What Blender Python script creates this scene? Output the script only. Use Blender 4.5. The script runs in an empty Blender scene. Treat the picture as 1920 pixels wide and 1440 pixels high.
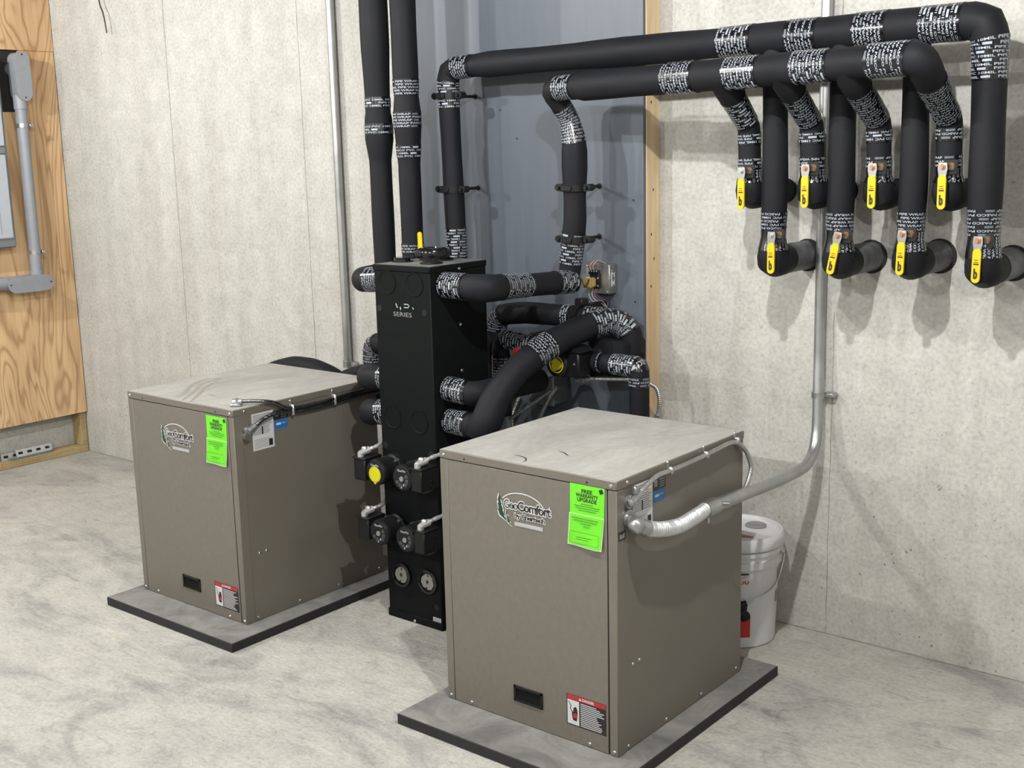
import bpy, bmesh, math, random
import numpy as np
from mathutils import Vector, Matrix
random.seed(7)
C = bpy.context.scene.collection
scn = bpy.context.scene
V = Vector

# ------------------------------------------------------------------ camera
cam = bpy.data.objects.new('camera', bpy.data.cameras.new('camera'))
C.objects.link(cam)
cam.location = (6.3716, -3.7925, 1.72)
cam.rotation_euler = (1.3760, 0.0242, 0.6828)
cam.data.sensor_width = 36.0
cam.data.lens = 42.28
cam.data.clip_start = 0.02
scn.camera = cam

# ------------------------------------------------------------------ light and exposure
scn.view_settings.view_transform = 'Standard'
scn.view_settings.look = 'None'
scn.view_settings.gamma = 1.0
scn.view_settings.use_curve_mapping = False
scn.view_settings.exposure = 0.92
w = bpy.data.worlds.new('world'); scn.world = w; w.use_nodes = True
w.node_tree.nodes['Background'].inputs[0].default_value = (0.9, 0.95, 1.0, 1)
w.node_tree.nodes['Background'].inputs[1].default_value = 0.15
LAMPS = [  # ceiling bulbs of the basement, in two rows
    (5.15, -1.92, 2.65, 100), (3.05, -1.92, 2.65, 58), (0.95, -1.92, 2.65, 76), (7.25, -1.92, 2.65, 34),
    (5.15, -4.65, 2.65, 72), (3.05, -4.65, 2.65, 92), (0.95, -4.65, 2.65, 86), (7.25, -4.65, 2.65, 30)]
for i, (x, y, z, p) in enumerate(LAMPS):
    l = bpy.data.lights.new('ceiling_bulb', 'POINT'); l.energy = p; l.shadow_soft_size = 0.022
    l.color = (1.0, 1.0, 0.985)
    o = bpy.data.objects.new('ceiling_bulb', l); o.location = (x, y, z); C.objects.link(o)

# ------------------------------------------------------------------ materials
def lin(r, g, b):
    f = lambda c: (c/255/12.92) if c/255 <= .04045 else ((c/255+.055)/1.055)**2.4
    return (f(r), f(g), f(b), 1)
def new_mat(name):
    m = bpy.data.materials.new(name); m.use_nodes = True
    nt = m.node_tree; b = nt.nodes['Principled BSDF']
    return m, nt, b
def N(nt, t, **kw):
    n = nt.nodes.new(t)
    for k, v in kw.items():
        if k.startswith('i_'):
            key = k[2:]; n.inputs[int(key) if key.isdigit() else key].default_value = v
        else: setattr(n, k, v)
    return n
def ramp(nt, src, stops):
    r = nt.nodes.new('ShaderNodeValToRGB'); e = r.color_ramp.elements
    while len(e) < len(stops): e.new(0.5)
    for k, (p, c) in enumerate(stops):
        e[k].position = p; e[k].color = c if len(c) == 4 else (*c, 1)
    nt.links.new(src, r.inputs[0]); return r.outputs[0]
def coords(nt, scale=(1, 1, 1), rot=(0, 0, 0)):
    t = nt.nodes.new('ShaderNodeTexCoord'); mp = nt.nodes.new('ShaderNodeMapping')
    mp.inputs['Scale'].default_value = scale; mp.inputs['Rotation'].default_value = rot
    nt.links.new(t.outputs['Object'], mp.inputs['Vector']); return mp.outputs[0]
def noise(nt, vec, scale, detail=4, rough=.55, dist=0):
    n = nt.nodes.new('ShaderNodeTexNoise'); n.inputs['Scale'].default_value = scale
    n.inputs['Detail'].default_value = detail; n.inputs['Roughness'].default_value = rough
    n.inputs['Distortion'].default_value = dist; nt.links.new(vec, n.inputs['Vector']); return n.outputs[0]
def mix(nt, a, b, f, mode='MIX'):
    m = nt.nodes.new('ShaderNodeMix'); m.data_type = 'RGBA'; m.blend_type = mode
    for sock, val in ((m.inputs[0], f), (m.inputs[6], a), (m.inputs[7], b)):
        if hasattr(val, 'is_linked') or hasattr(val, 'links'): nt.links.new(val, sock)
        else: sock.default_value = (*val, 1) if isinstance(val, tuple) and len(val) == 3 else val
    return m.outputs[2]
def bump(nt, b, h, strength, dist):
    n = nt.nodes.new('ShaderNodeBump'); n.inputs['Strength'].default_value = strength
    n.inputs['Distance'].default_value = dist; nt.links.new(h, n.inputs['Height'])
    nt.links.new(n.outputs[0], b.inputs['Normal'])
def math_(nt, op, a, b=None):
    n = nt.nodes.new('ShaderNodeMath'); n.operation = op
    for s, v in ((n.inputs[0], a), (n.inputs[1], b)):
        if v is None: continue
        if hasattr(v, 'links'): nt.links.new(v, s)
        else: s.default_value = v
    return n.outputs[0]
KA = 0.62      # overall reflectance of the painted, printed and raw surfaces
def plain(name, col, rough=.5, metal=0, spec=None, var=0.0, vscale=30, bmp=0, bscale=200, coat=0):
    m, nt, b = new_mat(name); col = tuple(c*KA for c in col[:3])+(1,)
    b.inputs['Roughness'].default_value = rough; b.inputs['Metallic'].default_value = metal
    if spec is not None: b.inputs['Specular IOR Level'].default_value = spec
    b.inputs['Coat Weight'].default_value = coat
    v = coords(nt)
    if var > 0:
        n = noise(nt, v, vscale, 5)
        lo = tuple(c*(1-var) for c in col[:3]); hi = tuple(min(1, c*(1+var)) for c in col[:3])
        nt.links.new(ramp(nt, n, [(.3, lo), (.7, hi)]), b.inputs['Base Color'])
        nt.links.new(ramp(nt, n, [(.2, (rough*.85,)*3), (.8, (min(1, rough*1.15),)*3)]), b.inputs['Roughness'])
    else: b.inputs['Base Color'].default_value = col
    if bmp: bump(nt, b, noise(nt, v, bscale, 3), bmp, .002)
    return m

def concrete(name, base, dark, pit=.35, floor=False):
    base = tuple(c*KA for c in base); dark = tuple(c*KA for c in dark)
    m, nt, b = new_mat(name)
    v = coords(nt)
    big = noise(nt, v, 1.3, 6, .6, .6); mid = noise(nt, v, 9, 6, .65, .4); fine = noise(nt, v, 70, 4, .6)
    c = ramp(nt, big, [(.30, dark), (.62, base)])
    c = mix(nt, c, ramp(nt, mid, [(.35, tuple(x*.82 for x in base[:3])), (.65, tuple(min(1, x*1.1) for x in base[:3]))]), .55)
    c = mix(nt, c, ramp(nt, fine, [(.3, (.80, .80, .80)), (.6, (1.04, 1.04, 1.03))]), 1.0, 'MULTIPLY')
    if floor:
        vs = coords(nt, (1.0, 1.9, 1), (0, 0, .45))
        st = noise(nt, vs, 1.5, 9, .62, 1.2)
        c = mix(nt, c, ramp(nt, st, [(.34, (.58, .575, .59)), (.50, (.98, .975, .96)), (.66, (1.06, 1.05, 1.0))]), .8, 'MULTIPLY')
        cr = noise(nt, coords(nt, (1, 1.7, 1), (0, 0, -.4)), 5.5, 10, .72, 1.8)
        c = mix(nt, c, ramp(nt, cr, [(.32, (.60, .59, .58)), (.43, (1, 1, 1)), (.7, (1.05, 1.04, 1.02))]), .75, 'MULTIPLY')
        sp = noise(nt, v, 45, 3, .5)
        c = mix(nt, c, ramp(nt, sp, [(.27, (.62, .60, .57)), (.33, (1, 1, 1))]), .5, 'MULTIPLY')
        tr = noise(nt, coords(nt, (1, 2.6, 1), (0, 0, .6)), 15, 8, .68, 1.0)
        c = mix(nt, c, ramp(nt, tr, [(.33, (.74, .73, .72)), (.44, (1, 1, 1)), (.68, (1.05, 1.05, 1.05))]), .6, 'MULTIPLY')
        h = math_(nt, 'ADD', math_(nt, 'ADD', cr, math_(nt, 'MULTIPLY', tr, .45)), math_(nt, 'MULTIPLY', st, .5))
        bump(nt, b, h, .6, .014)
        b.inputs['Roughness'].default_value = .62
    else:
        # warm stains and vertical form streaks
        vs = coords(nt, (5, 5, .5)); st = noise(nt, vs, 1.4, 5, .6, .3)
        c = mix(nt, c, ramp(nt, st, [(.35, (.90, .88, .85)), (.6, (1.03, 1.02, 1.01))]), .8, 'MULTIPLY')
        vo = nt.nodes.new('ShaderNodeTexVoronoi'); vo.inputs['Scale'].default_value = 26
        dv = nt.nodes.new('ShaderNodeVectorMath'); dv.operation = 'ADD'
        nz = nt.nodes.new('ShaderNodeTexNoise'); nz.inputs['Scale'].default_value = 14
        nt.links.new(v, nz.inputs['Vector']); sc = nt.nodes.new('ShaderNodeVectorMath'); sc.operation = 'SCALE'
        sc.inputs[3].default_value = .05; nt.links.new(nz.outputs['Color'], sc.inputs[0])
        nt.links.new(v, dv.inputs[0]); nt.links.new(sc.outputs[0], dv.inputs[1]); nt.links.new(dv.outputs[0], vo.inputs['Vector'])
        d = math_(nt, 'ADD', vo.outputs['Distance'], math_(nt, 'MULTIPLY', noise(nt, v, 5, 3), pit))
        pm = ramp(nt, d, [(.215, (.28, .26, .24)), (.275, (1, 1, 1))])
        # bug holes gather near the foot of the wall
        tc = nt.nodes.new('ShaderNodeTexCoord'); sx = nt.nodes.new('ShaderNodeSeparateXYZ')
        nt.links.new(tc.outputs['Object'], sx.inputs[0])
        low = ramp(nt, sx.outputs[2], [(.25, (1, 1, 1)), (.95, (.12, .12, .12))])
        c = mix(nt, c, mix(nt, (1, 1, 1, 1), pm, low), .9, 'MULTIPLY')
        vs3 = coords(nt, (1, 1, .8)); fl = noise(nt, vs3, 52, 6, .72, .25)
        c = mix(nt, c, ramp(nt, fl, [(.33, (.50, .48, .45)), (.40, (1, 1, 1))]), .6, 'MULTIPLY')
        bump(nt, b, math_(nt, 'ADD', math_(nt, 'MULTIPLY', mid, .5), math_(nt, 'MULTIPLY', fine, .3)), .25, .006)
        b.inputs['Roughness'].default_value = .85
    nt.links.new(c, b.inputs['Base Color']); return m

def wood(name, light, dark, rings=26, stretch=(1, 2.2, .42), contrast=.6, rough=.6):
    light = tuple(c*KA for c in light); dark = tuple(c*KA for c in dark)
    m, nt, b = new_mat(name)
    v = coords(nt, stretch)
    n = noise(nt, v, 1.5, 3, .45, .9)
    r = math_(nt, 'SINE', math_(nt, 'MULTIPLY', n, rings*6.28))
    fine = noise(nt, coords(nt, (40, 60, 1.5)), 2, 4)
    c = ramp(nt, math_(nt, 'MULTIPLY', math_(nt, 'ADD', r, 1.0), .5), [(.0, dark), (.16, tuple(a*.6+b*.4 for a, b in zip(light, dark))), (.5, light), (1, tuple(min(1, x*1.08) for x in light[:3]))])
    c = mix(nt, light, c, contrast)
    broad = noise(nt, coords(nt, (1, 3, .5)), 1.1, 3)
    c = mix(nt, c, ramp(nt, broad, [(.35, (.80, .72, .66)), (.6, (1.04, 1.02, 1))]), 1, 'MULTIPLY')
    c = mix(nt, c, ramp(nt, fine, [(.3, (.84, .82, .78)), (.7, (1.05, 1.05, 1.05))]), 1, 'MULTIPLY')
    kn = nt.nodes.new('ShaderNodeTexVoronoi'); kn.inputs['Scale'].default_value = 3.1
    nt.links.new(coords(nt, (1, 1.3, .8)), kn.inputs['Vector'])
    c = mix(nt, c, ramp(nt, kn.outputs['Distance'], [(.015, (.40, .26, .16)), (.06, (1, 1, 1))]), .7, 'MULTIPLY')
    nt.links.new(c, b.inputs['Base Color']); b.inputs['Roughness'].default_value = rough
    bump(nt, b, r, .08, .001); return m

def dusty(name, base, dust, lo, hi, rough=.6, stretch=(1, 1, 1)):
    base = tuple(c*KA for c in base[:3]); dust = tuple(c*KA for c in dust[:3])
    m, nt, b = new_mat(name)
    v = coords(nt, stretch)
    n = noise(nt, v, 4.5, 7, .65, 1.2); f = noise(nt, v, 60, 4)
    c = mix(nt, base, dust, ramp(nt, n, [(lo, (0, 0, 0)), (hi, (1, 1, 1))]))
    c = mix(nt, c, ramp(nt, f, [(.3, (.90, .90, .90)), (.7, (1.04, 1.04, 1.04))]), 1, 'MULTIPLY')
    nt.links.new(c, b.inputs['Base Color']); b.inputs['Roughness'].default_value = rough; return m

M = {}
M['wall'] = concrete('concrete_wall', (.68, .675, .635), (.59, .58, .54))
M['floor'] = concrete('concrete_floor', (.65, .64, .60), (.54, .53, .505), floor=True)
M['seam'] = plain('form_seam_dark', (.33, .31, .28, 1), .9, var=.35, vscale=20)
M['joist'] = plain('ceiling_grey', (.20, .18, .155, 1), .9, var=.1, vscale=5)
M['ply'] = wood('fir_plywood', (.90, .635, .36), (.45, .235, .10), rings=15, contrast=.62)
M['lumber'] = wood('treated_lumber', (.56, .44, .22), (.42, .31, .13), rings=9, stretch=(8, .6, 8), contrast=.5)
M['stud'] = wood('spruce_stud', (1.0, .80, .52), (.86, .62, .36), rings=8, stretch=(6, 6, .4), contrast=.4)
def grey_panel():
    m, nt, b = new_mat('grey_painted_panel')
    v = coords(nt, (9, 9, .7)); n = noise(nt, v, 3, 4, .5, .6)
    c = ramp(nt, n, [(.3, tuple(x*KA for x in lin(90, 98, 108)[:3])), (.7, tuple(x*KA for x in lin(97, 105, 116)[:3]))])
    nt.links.new(c, b.inputs['Base Color']); b.inputs['Roughness'].default_value = .5
    bump(nt, b, n, .035, .002); return m
M['panel'] = grey_panel()
M['foam'] = plain('black_foam_insulation', lin(32, 33, 37), .62, var=.16, vscale=9, spec=.14, bmp=.04, bscale=40)
M['foam_worn_sheen'] = plain('scuffed_sheen_foam', lin(100, 101, 104), .5, var=.6, vscale=25, spec=.4)  # lighter grey carries the scuffing and also the sheen on the stubs
M['tape'] = plain('black_vinyl_tape', lin(22, 22, 27), .20, spec=.6, bmp=.25, bscale=60)
M['print'] = plain('white_print', (.46, .505, .57, 1), .35)
M['print_grey'] = plain('grey_print', (.16, .18, .21, 1), .35)
M['black_steel'] = plain('black_powder_coat', lin(22, 25, 25), .5, spec=.08, var=.1, vscale=40, bmp=.05, bscale=400)
M['black_plastic'] = plain('black_plastic', lin(32, 32, 34), .4, var=.08, spec=.22)
M['black_gloss'] = plain('gloss_black', lin(24, 24, 26), .16)
M['black_dust'] = dusty('dusty_black_top', lin(70, 71, 71), lin(150, 149, 146), .3, .7, .6)
M['steel_dark'] = plain('dark_bright_steel', (.30, .30, .30, 1), .25, 1.0)
M['dial'] = plain('dial_print', lin(70, 74, 80), .4)
M['pump_face'] = plain('pump_face_black', lin(34, 34, 36), .5, spec=.2)
M['taupe'] = plain('taupe_sheet_metal', lin(126, 120, 110), .42, var=.05, vscale=5, spec=.4)
M['dust_top'] = dusty('dusty_taupe_top', (*lin(164, 161, 155)[:3], 1), (*lin(190, 188, 182)[:3], 1), .34, .66, .7, (1, .45, 1))
M['wipe'] = plain('wiped_metal', lin(158, 153, 144), .55, var=.12, vscale=20)
M['front'] = dusty('scuffed_taupe_front', lin(127, 121, 111), lin(150, 146, 137), .66, .86, .42, (1, 1, .7))
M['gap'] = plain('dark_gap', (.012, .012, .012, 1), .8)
M['rubber'] = plain('black_rubber', lin(30, 30, 31), .7, var=.4, vscale=14)
M['pad_top'] = dusty('dusty_rubber', (*lin(108, 107, 105)[:3], 1), (*lin(162, 160, 155)[:3], 1), .32, .72, .85)
M['zinc'] = plain('zinc_steel', (.66, .67, .67, 1), .34, .9, var=.12, vscale=30)
M['emt'] = plain('galvanised_conduit', (.60, .61, .61, 1), .36, .85, var=.14, vscale=8)
M['galv'] = plain('bright_galvanised', (.80, .81, .81, 1), .38, .6, var=.06, vscale=40)
M['alu'] = plain('flex_aluminium', (.64, .64, .62, 1), .38, .8, var=.1, vscale=60)
M['pvc'] = plain('grey_pvc', lin(158, 161, 168), .45, var=.04)
M['door'] = plain('panel_door_grey', lin(196, 203, 212), .45, var=.03)
M['encl'] = plain('enclosure_grey', lin(128, 133, 136), .5, var=.04)
M['yellow'] = plain('yellow_vinyl', lin(244, 204, 6), .35, var=.03)
M['lime'] = plain('yellow_label', lin(222, 214, 22), .45)
M['brass'] = plain('bronze_brass', (.22, .15, .10, 1), .42, .7, var=.3, vscale=80)
M['copper'] = plain('coppery_nut', (.62, .33, .20, 1), .4, .7, var=.2, vscale=90)
M['gold'] = plain('gold_coil', (.90, .70, .22, 1), .25, .6, var=.2, vscale=60)
M['white'] = plain('white_label', (.78, .78, .78, 1), .55)
M['greyfoil'] = plain('silver_foil', (.60, .61, .62, 1), .4, .2)
M['ink'] = plain('black_ink', (.02, .02, .02, 1), .5)
M['midink'] = plain('grey_ink', (.30, .30, .31, 1), .5)
M['fir'] = plain('dark_green_ink', lin(16, 62, 48), .5)
M['green'] = plain('neon_green_paper', (.19, .88, .02, 1), .55, var=.03, vscale=8)
M['green_pale'] = plain('pale_green_edge', (.62, .93, .46, 1), .45)
M['green_ink'] = plain('green_print', (.05, .30, .02, 1), .6)
M['blue'] = plain('blue_label', lin(28, 118, 200), .45)
M['red'] = plain('danger_red', lin(200, 40, 48), .5)
M['bucket'] = plain('white_bucket_plastic', (.78, .78, .78, 1), .38, var=.03, vscale=6, spec=.5)
M['spout'] = plain('grey_spout', lin(150, 150, 152), .5)
M['stain'] = plain('red_brown_stain', lin(168, 110, 104), .6, var=.2)
M['red_label'] = plain('red_tag', lin(205, 40, 30), .45)
M['wire'] = plain('black_wire', (.015, .013, .012, 1), .5)
M['wire_red'] = plain('red_wire', lin(180, 60, 60), .5)
M['wire_white'] = plain('white_wire', lin(200, 205, 200), .5)
M['knob_red'] = plain('red_knob', lin(170, 30, 34), .45)
M['cast'] = plain('grey_cap_plate', lin(150, 149, 142), .5, var=.08)

# ------------------------------------------------------------------ helpers
ORG = {}
def thing(name, label, cat, loc=(0, 0, 0), group=None):
    o = bpy.data.objects.new(name, None); o.empty_display_size = .05; C.objects.link(o)
    o.location = loc; ORG[o.name] = V(loc); o['label'] = label; o['category'] = cat
    if group: o['group'] = group
    return o
def tag(o, label, cat, group=None):
    o['label'] = label; o['category'] = cat
    if group: o['group'] = group
    return o
def obj(name, bm, mat, parent=None, smooth=True, ang=38, label=None):
    me = bpy.data.meshes.new(name)
    org = ORG[parent.name] if parent is not None else V((0, 0, 0))
    if org.length: bmesh.ops.translate(bm, verts=bm.verts, vec=-org)
    bm.normal_update(); bm.to_mesh(me); bm.free()
    if smooth:
        me.polygons.foreach_set('use_smooth', [True]*len(me.polygons)); me.set_sharp_from_angle(angle=math.radians(ang))
    mats = mat if isinstance(mat, (list, tuple)) else [mat]
    for k in mats: me.materials.append(M[k] if isinstance(k, str) else k)
    o = bpy.data.objects.new(name, me); C.objects.link(o); ORG[o.name] = org
    if parent is not None: o.parent = parent
    if label: o['label'] = label
    return o
def BM(): return bmesh.new()
def box(bm, lo, hi, bev=0, rot=None, seg=1):
    lo = V(lo); hi = V(hi); t = bmesh.new()
    bmesh.ops.create_cube(t, size=1)
    s = hi-lo; c = (hi+lo)/2
    bmesh.ops.scale(t, vec=s, verts=t.verts)
    if bev: bmesh.ops.bevel(t, geom=t.edges[:], offset=bev, segments=seg, affect='EDGES')
    mtx = Matrix.Translation(c) @ (rot.to_4x4() if rot is not None else Matrix.Identity(4))
    bmesh.ops.transform(t, matrix=mtx, verts=t.verts)
    me = bpy.data.meshes.new('t'); t.to_mesh(me); t.free(); bm.from_mesh(me); bpy.data.meshes.remove(me)
def frame_of(d):
    d = V(d).normalized(); ref = V((0, 0, 1)) if abs(d.z) < .9 else V((0, -1, 0))
    u = (ref - d*ref.dot(d)).normalized(); return d, u, d.cross(u)
def lathe(bm, prof, org, axis, n=28):
    d, u, v = frame_of(axis); org = V(org); rings = []
    for r, h in prof:
        if r < 1e-6: rings.append([bm.verts.new(org+d*h)])
        else: rings.append([bm.verts.new(org+d*h+(u*math.cos(a)+v*math.sin(a))*r) for a in [2*math.pi*k/n for k in range(n)]])
    for a, b in zip(rings, rings[1:]):
        for k in range(n):
            k2 = (k+1) % n
            if len(a) == 1 and len(b) == 1: continue
            if len(a) == 1: bm.faces.new((a[0], b[k2], b[k]))
            elif len(b) == 1: bm.faces.new((a[k], a[k2], b[0]))
            else: bm.faces.new((a[k], a[k2], b[k2], b[k]))
def cyl(bm, p0, p1, r0, r1=None, n=24):
    p0 = V(p0); p1 = V(p1); L = (p1-p0).length; r1 = r0 if r1 is None else r1
    lathe(bm, [(0, 0), (r0, 0), (r1, L), (0, L)], p0, p1-p0, n)
def dome(bm, p, axis, r, h, n=10):
    lathe(bm, [(r, 0), (r*.8, h*.65), (0, h)], p, axis, n)
def prism(bm, pts, org, ux, uy, depth):
    """polygon in the plane (org, ux, uy), extruded along ux x uy by depth"""
    org = V(org); ux = V(ux).normalized(); uy = V(uy).normalized(); nn = ux.cross(uy)
    a = [bm.verts.new(org+ux*x+uy*y) for x, y in pts]; b = [bm.verts.new(org+ux*x+uy*y+nn*depth) for x, y in pts]
    bm.faces.new(a[::-1]); bm.faces.new(b)
    for k in range(len(pts)):
        k2 = (k+1) % len(pts); bm.faces.new((a[k], a[k2], b[k2], b[k]))
def stadium(L, W, n=8):
    r = W/2; c = L/2-r
    return [(c+r*math.cos(a), r*math.sin(a)) for a in [-math.pi/2+math.pi*k/n for k in range(n+1)]] + \
           [(-c+r*math.cos(a), r*math.sin(a)) for a in [math.pi/2+math.pi*k/n for k in range(n+1)]]
def rrect(wd, ht, r, n=4):
    out = []
    for sx, sy, a0 in ((1, 1, 0), (-1, 1, 90), (-1, -1, 180), (1, -1, 270)):
        for k in range(n+1):
            a = math.radians(a0+90*k/n); out.append((sx*(wd/2-r)+r*math.cos(a), sy*(ht/2-r)+r*math.sin(a)))
    return out

class Path:
    """a polyline with rounded corners, sampled finely, with carried frames"""
    def __init__(s, pts, fillet=.05, step=.02, nf=6, smooth=False):
        pts = [V(p) for p in pts]
        if smooth:
            out = []
            P = [pts[0]*2-pts[1]]+pts+[pts[-1]*2-pts[-2]]
            for i in range(1, len(P)-2):
                for k in range(12):
                    t = k/12; a, b, c, d = P[i-1], P[i], P[i+1], P[i+2]
                    out.append(.5*((2*b)+(c-a)*t+(2*a-5*b+4*c-d)*t*t+(3*b-a-3*c+d)*t**3))
            out.append(pts[-1])
        else:
            out = [pts[0]]
            for i in range(1, len(pts)-1):
                a, b, c = pts[i-1], pts[i], pts[i+1]
                f = fillet[i-1] if isinstance(fillet, (list, tuple)) else fillet
                d0 = (a-b); d1 = (c-b); q = min(f, d0.length*.49, d1.length*.49)
                p0 = b+d0.normalized()*q; p1 = b+d1.normalized()*q
                for k in range(nf+1):
                    t = k/nf; out.append(p0*(1-t)**2+b*2*t*(1-t)+p1*t*t)
            out.append(pts[-1])
            fine = [out[0]]
            for a, b in zip(out, out[1:]):
                n = max(1, int((b-a).length/step+.5))
                for k in range(1, n+1): fine.append(a.lerp(b, k/n))
            out = fine
        s.p = np.array([list(x) for x in out])
        seg = np.linalg.norm(np.diff(s.p, axis=0), axis=1); s.s = np.concatenate([[0], np.cumsum(seg)]); s.L = s.s[-1]
        T = np.gradient(s.p, axis=0); T /= np.linalg.norm(T, axis=1)[:, None]; s.T = T
        n0 = np.array([0, -1.0, 0]) if abs(T[0][1]) < .9 else np.array([1.0, 0, 0])
        Ns = []
        for t in T:
            n0 = n0-t*np.dot(n0, t); n0 = n0/np.linalg.norm(n0); Ns.append(n0)
        s.N = np.array(Ns); s.B = np.cross(s.T, s.N)
    def near(s, q): return s.s[np.argmin(np.linalg.norm(s.p-np.array(list(q)), axis=1))]
    def at(s, q):
        q = np.asarray(q, float)
        f = lambda A: np.stack([np.interp(q, s.s, A[:, k]) for k in range(3)], -1)
        return f(s.p), f(s.T), f(s.N), f(s.B)
def tube(bm, path, rad, s0=None, s1=None, n=20, cap=True, step=None):
    s0 = 0 if s0 is None else s0; s1 = path.L if s1 is None else s1
    ss = [x for x in path.s if s0+1e-4 < x < s1-1e-4]; ss = [s0]+ss+[s1]
    P, T, Nn, B = path.at(ss); rr = rad if callable(rad) else (lambda q: rad)
    rings = []
    for i, q in enumerate(ss):
        r = rr(q)
        rings.append([bm.verts.new(V(P[i]+(Nn[i]*math.cos(a)+B[i]*math.sin(a))*r)) for a in [2*math.pi*k/n for k in range(n)]])
    for a, b in zip(rings, rings[1:]):
        for k in range(n): bm.faces.new((a[k], a[(k+1) % n], b[(k+1) % n], b[k]))
    if cap: bm.faces.new(rings[0][::-1]); bm.faces.new(rings[-1])

# lettering: built-in vector font turned to triangles once per string
TXT = {}
def glyphs(s, bold=.0, res=3):
    key = (s, bold, res)
    if key not in TXT:
        cu = bpy.data.curves.new('t', 'FONT'); cu.body = s; cu.size = 1; cu.resolution_u = res; cu.offset = bold
        o = bpy.data.objects.new('t', cu); C.objects.link(o)
        dg = bpy.context.evaluated_depsgraph_get(); me = o.evaluated_get(dg).to_mesh()
        v = np.array([list(x.co)[:2] for x in me.vertices]) if len(me.vertices) else np.zeros((0, 2))
        me.calc_loop_triangles(); t = [tuple(x.vertices) for x in me.loop_triangles]
        o.evaluated_get(dg).to_mesh_clear(); bpy.data.objects.remove(o); bpy.data.curves.remove(cu)
        v = v-v.min(0); sz = v.max(0); TXT[key] = (v, t, sz)
    return TXT[key]
def put_text(bm, s, org, ux, uy, width=None, height=None, bold=0, align='l'):
    v, t, sz = glyphs(s, bold); ux = V(ux).normalized(); uy = V(uy).normalized(); org = V(org)
    sx = width/sz[0] if width else height/sz[1]
    sy = height/sz[1] if height else sx
    off = {'l': 0, 'c': -.5*sz[0]*sx, 'r': -sz[0]*sx}[align]
    vs = [bm.verts.new(org+ux*(a*sx+off)+uy*(b*sy)) for a, b in v]
    for f in t:
        try: bm.faces.new([vs[k] for k in f])
        except ValueError: pass

def put_scaled(bm, s, org, ux, uy, width, height, bold=0):
    """like put_text, but sized by the plain letter forms so a bold copy sits exactly behind"""
    v0, t0, z0 = glyphs(s, 0.0); v, t, z = glyphs(s, bold); sx = width/z0[0]; sy = height/z0[1]
    off = (z-z0)/2; org = V(org)
    vs = [bm.verts.new(org+V(ux)*((a-off[0])*sx)+V(uy)*((b-off[1])*sy)) for a, b in v]
    for f in t:
        try: bm.faces.new([vs[k] for k in f])
        except ValueError: pass
WORDS = (('Geo', .2495, .6625, .050, .0255, .0), ('Comfort', .3015, .6615, .117, .0275, .018), ('by Enertech', .288, .634, .109, .0185, .014))
ROW = ['PASCO PVC 10MIL PIPE WRAP', 'PIPE WRAP PASCO PVC 10MIL', '10MIL PIPE WRAP PASCO PVC']
def tape(path, rad, a, b, parent, pitch=.0112, mode='c', flip=None, arc=None):
    """one wrapped band of printed tape between two points of the path, its lettering as a sub-part"""
    s0, s1 = sorted((path.near(a), path.near(b)))
    bm = BM(); tube(bm, path, lambda q: rad(q)+.0018, s0, s1, 24)
    tp = obj('tape_band', bm, 'tape', parent)
    vs_all = []; fs_all = []; gv = []; gf = []
    def emit(vl, fl, u, t, lw, rmean, eps=.0026):
        q = s0+np.clip(t, 0, s1-s0); P, T, Nn, B = path.at(q)
        th = u/rmean; r = np.array([rad(x) for x in q])+eps
        X = P+(Nn*np.cos(th)[:, None]+B*np.sin(th)[:, None])*r[:, None]
        base = len(vl); vl.extend(X.tolist()); fl.extend([tuple(k+base for k in f) for f in lw])
    flip = random.random() < .45 if flip is None else flip
    rm = rad((s0+s1)/2); circ = 2*math.pi*rm; Lh = s1-s0; lh = pitch*.62
    if mode == 'c':
        nrow = max(1, int(Lh/pitch)); pad = (Lh-nrow*pitch)/2; tph = random.uniform(0, circ)
        for k in range(nrow):
            v, t, sz = glyphs(ROW[k % 2], .022, 2); wd = circ*.80 if circ < .3 else .25
            ph = (k % 2)*.47*circ+random.uniform(-.004, .004)+(0 if k % 4 < 2 else .012)+tph
            if mode == 'c':
                u = v[:, 0]/sz[0]*wd; tt = v[:, 1]/sz[1]*lh
                if flip: u = -u; tt = lh-tt
                emit(vs_all, fs_all, u+ph, pad+k*pitch+tt, t, rm)
                sg = -1 if flip else 1
                # solid bar and small emblem after the words
                q = np.linspace(0, .024, 4); uu = np.concatenate([q, q])*sg+sg*(wd+.006)+ph
                tt = np.concatenate([np.full(4, lh*.95), np.full(4, .0)])+pad+k*pitch
                tris = [(i, i+1, i+5, i+4) for i in range(3)]
                emit(vs_all if k % 2 else gv, fs_all if k % 2 else gf, uu, tt, tris, rm)
    else:
        nrow = int(circ*(.5 if arc is None else arc)/pitch)
        for k in range(nrow):
            v, t, sz = glyphs(ROW[k % 2], .022, 2); wd = max(Lh, .2)
            m0 = v[:, 0]/sz[0]*wd
            keep = [f for f in t if max(m0[i] for i in f) < Lh]
            emit(vs_all, fs_all, -(v[:, 1]/sz[1]*lh)-(k+.1)*pitch, m0, keep, rm, .0032)
    for nm, vl, fl, mt in (('lettering', vs_all, fs_all, 'print'), ('printed_bar', gv, gf, 'print_grey')):
        if not fl: continue
        me = bpy.data.meshes.new(nm); org = ORG[parent.name]
        me.from_pydata([tuple(np.array(x)-np.array(org)) for x in vl], [], fl); me.materials.append(M[mt])
        o = bpy.data.objects.new(nm, me); C.objects.link(o); o.parent = tp; ORG[o.name] = org
    return tp
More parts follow.
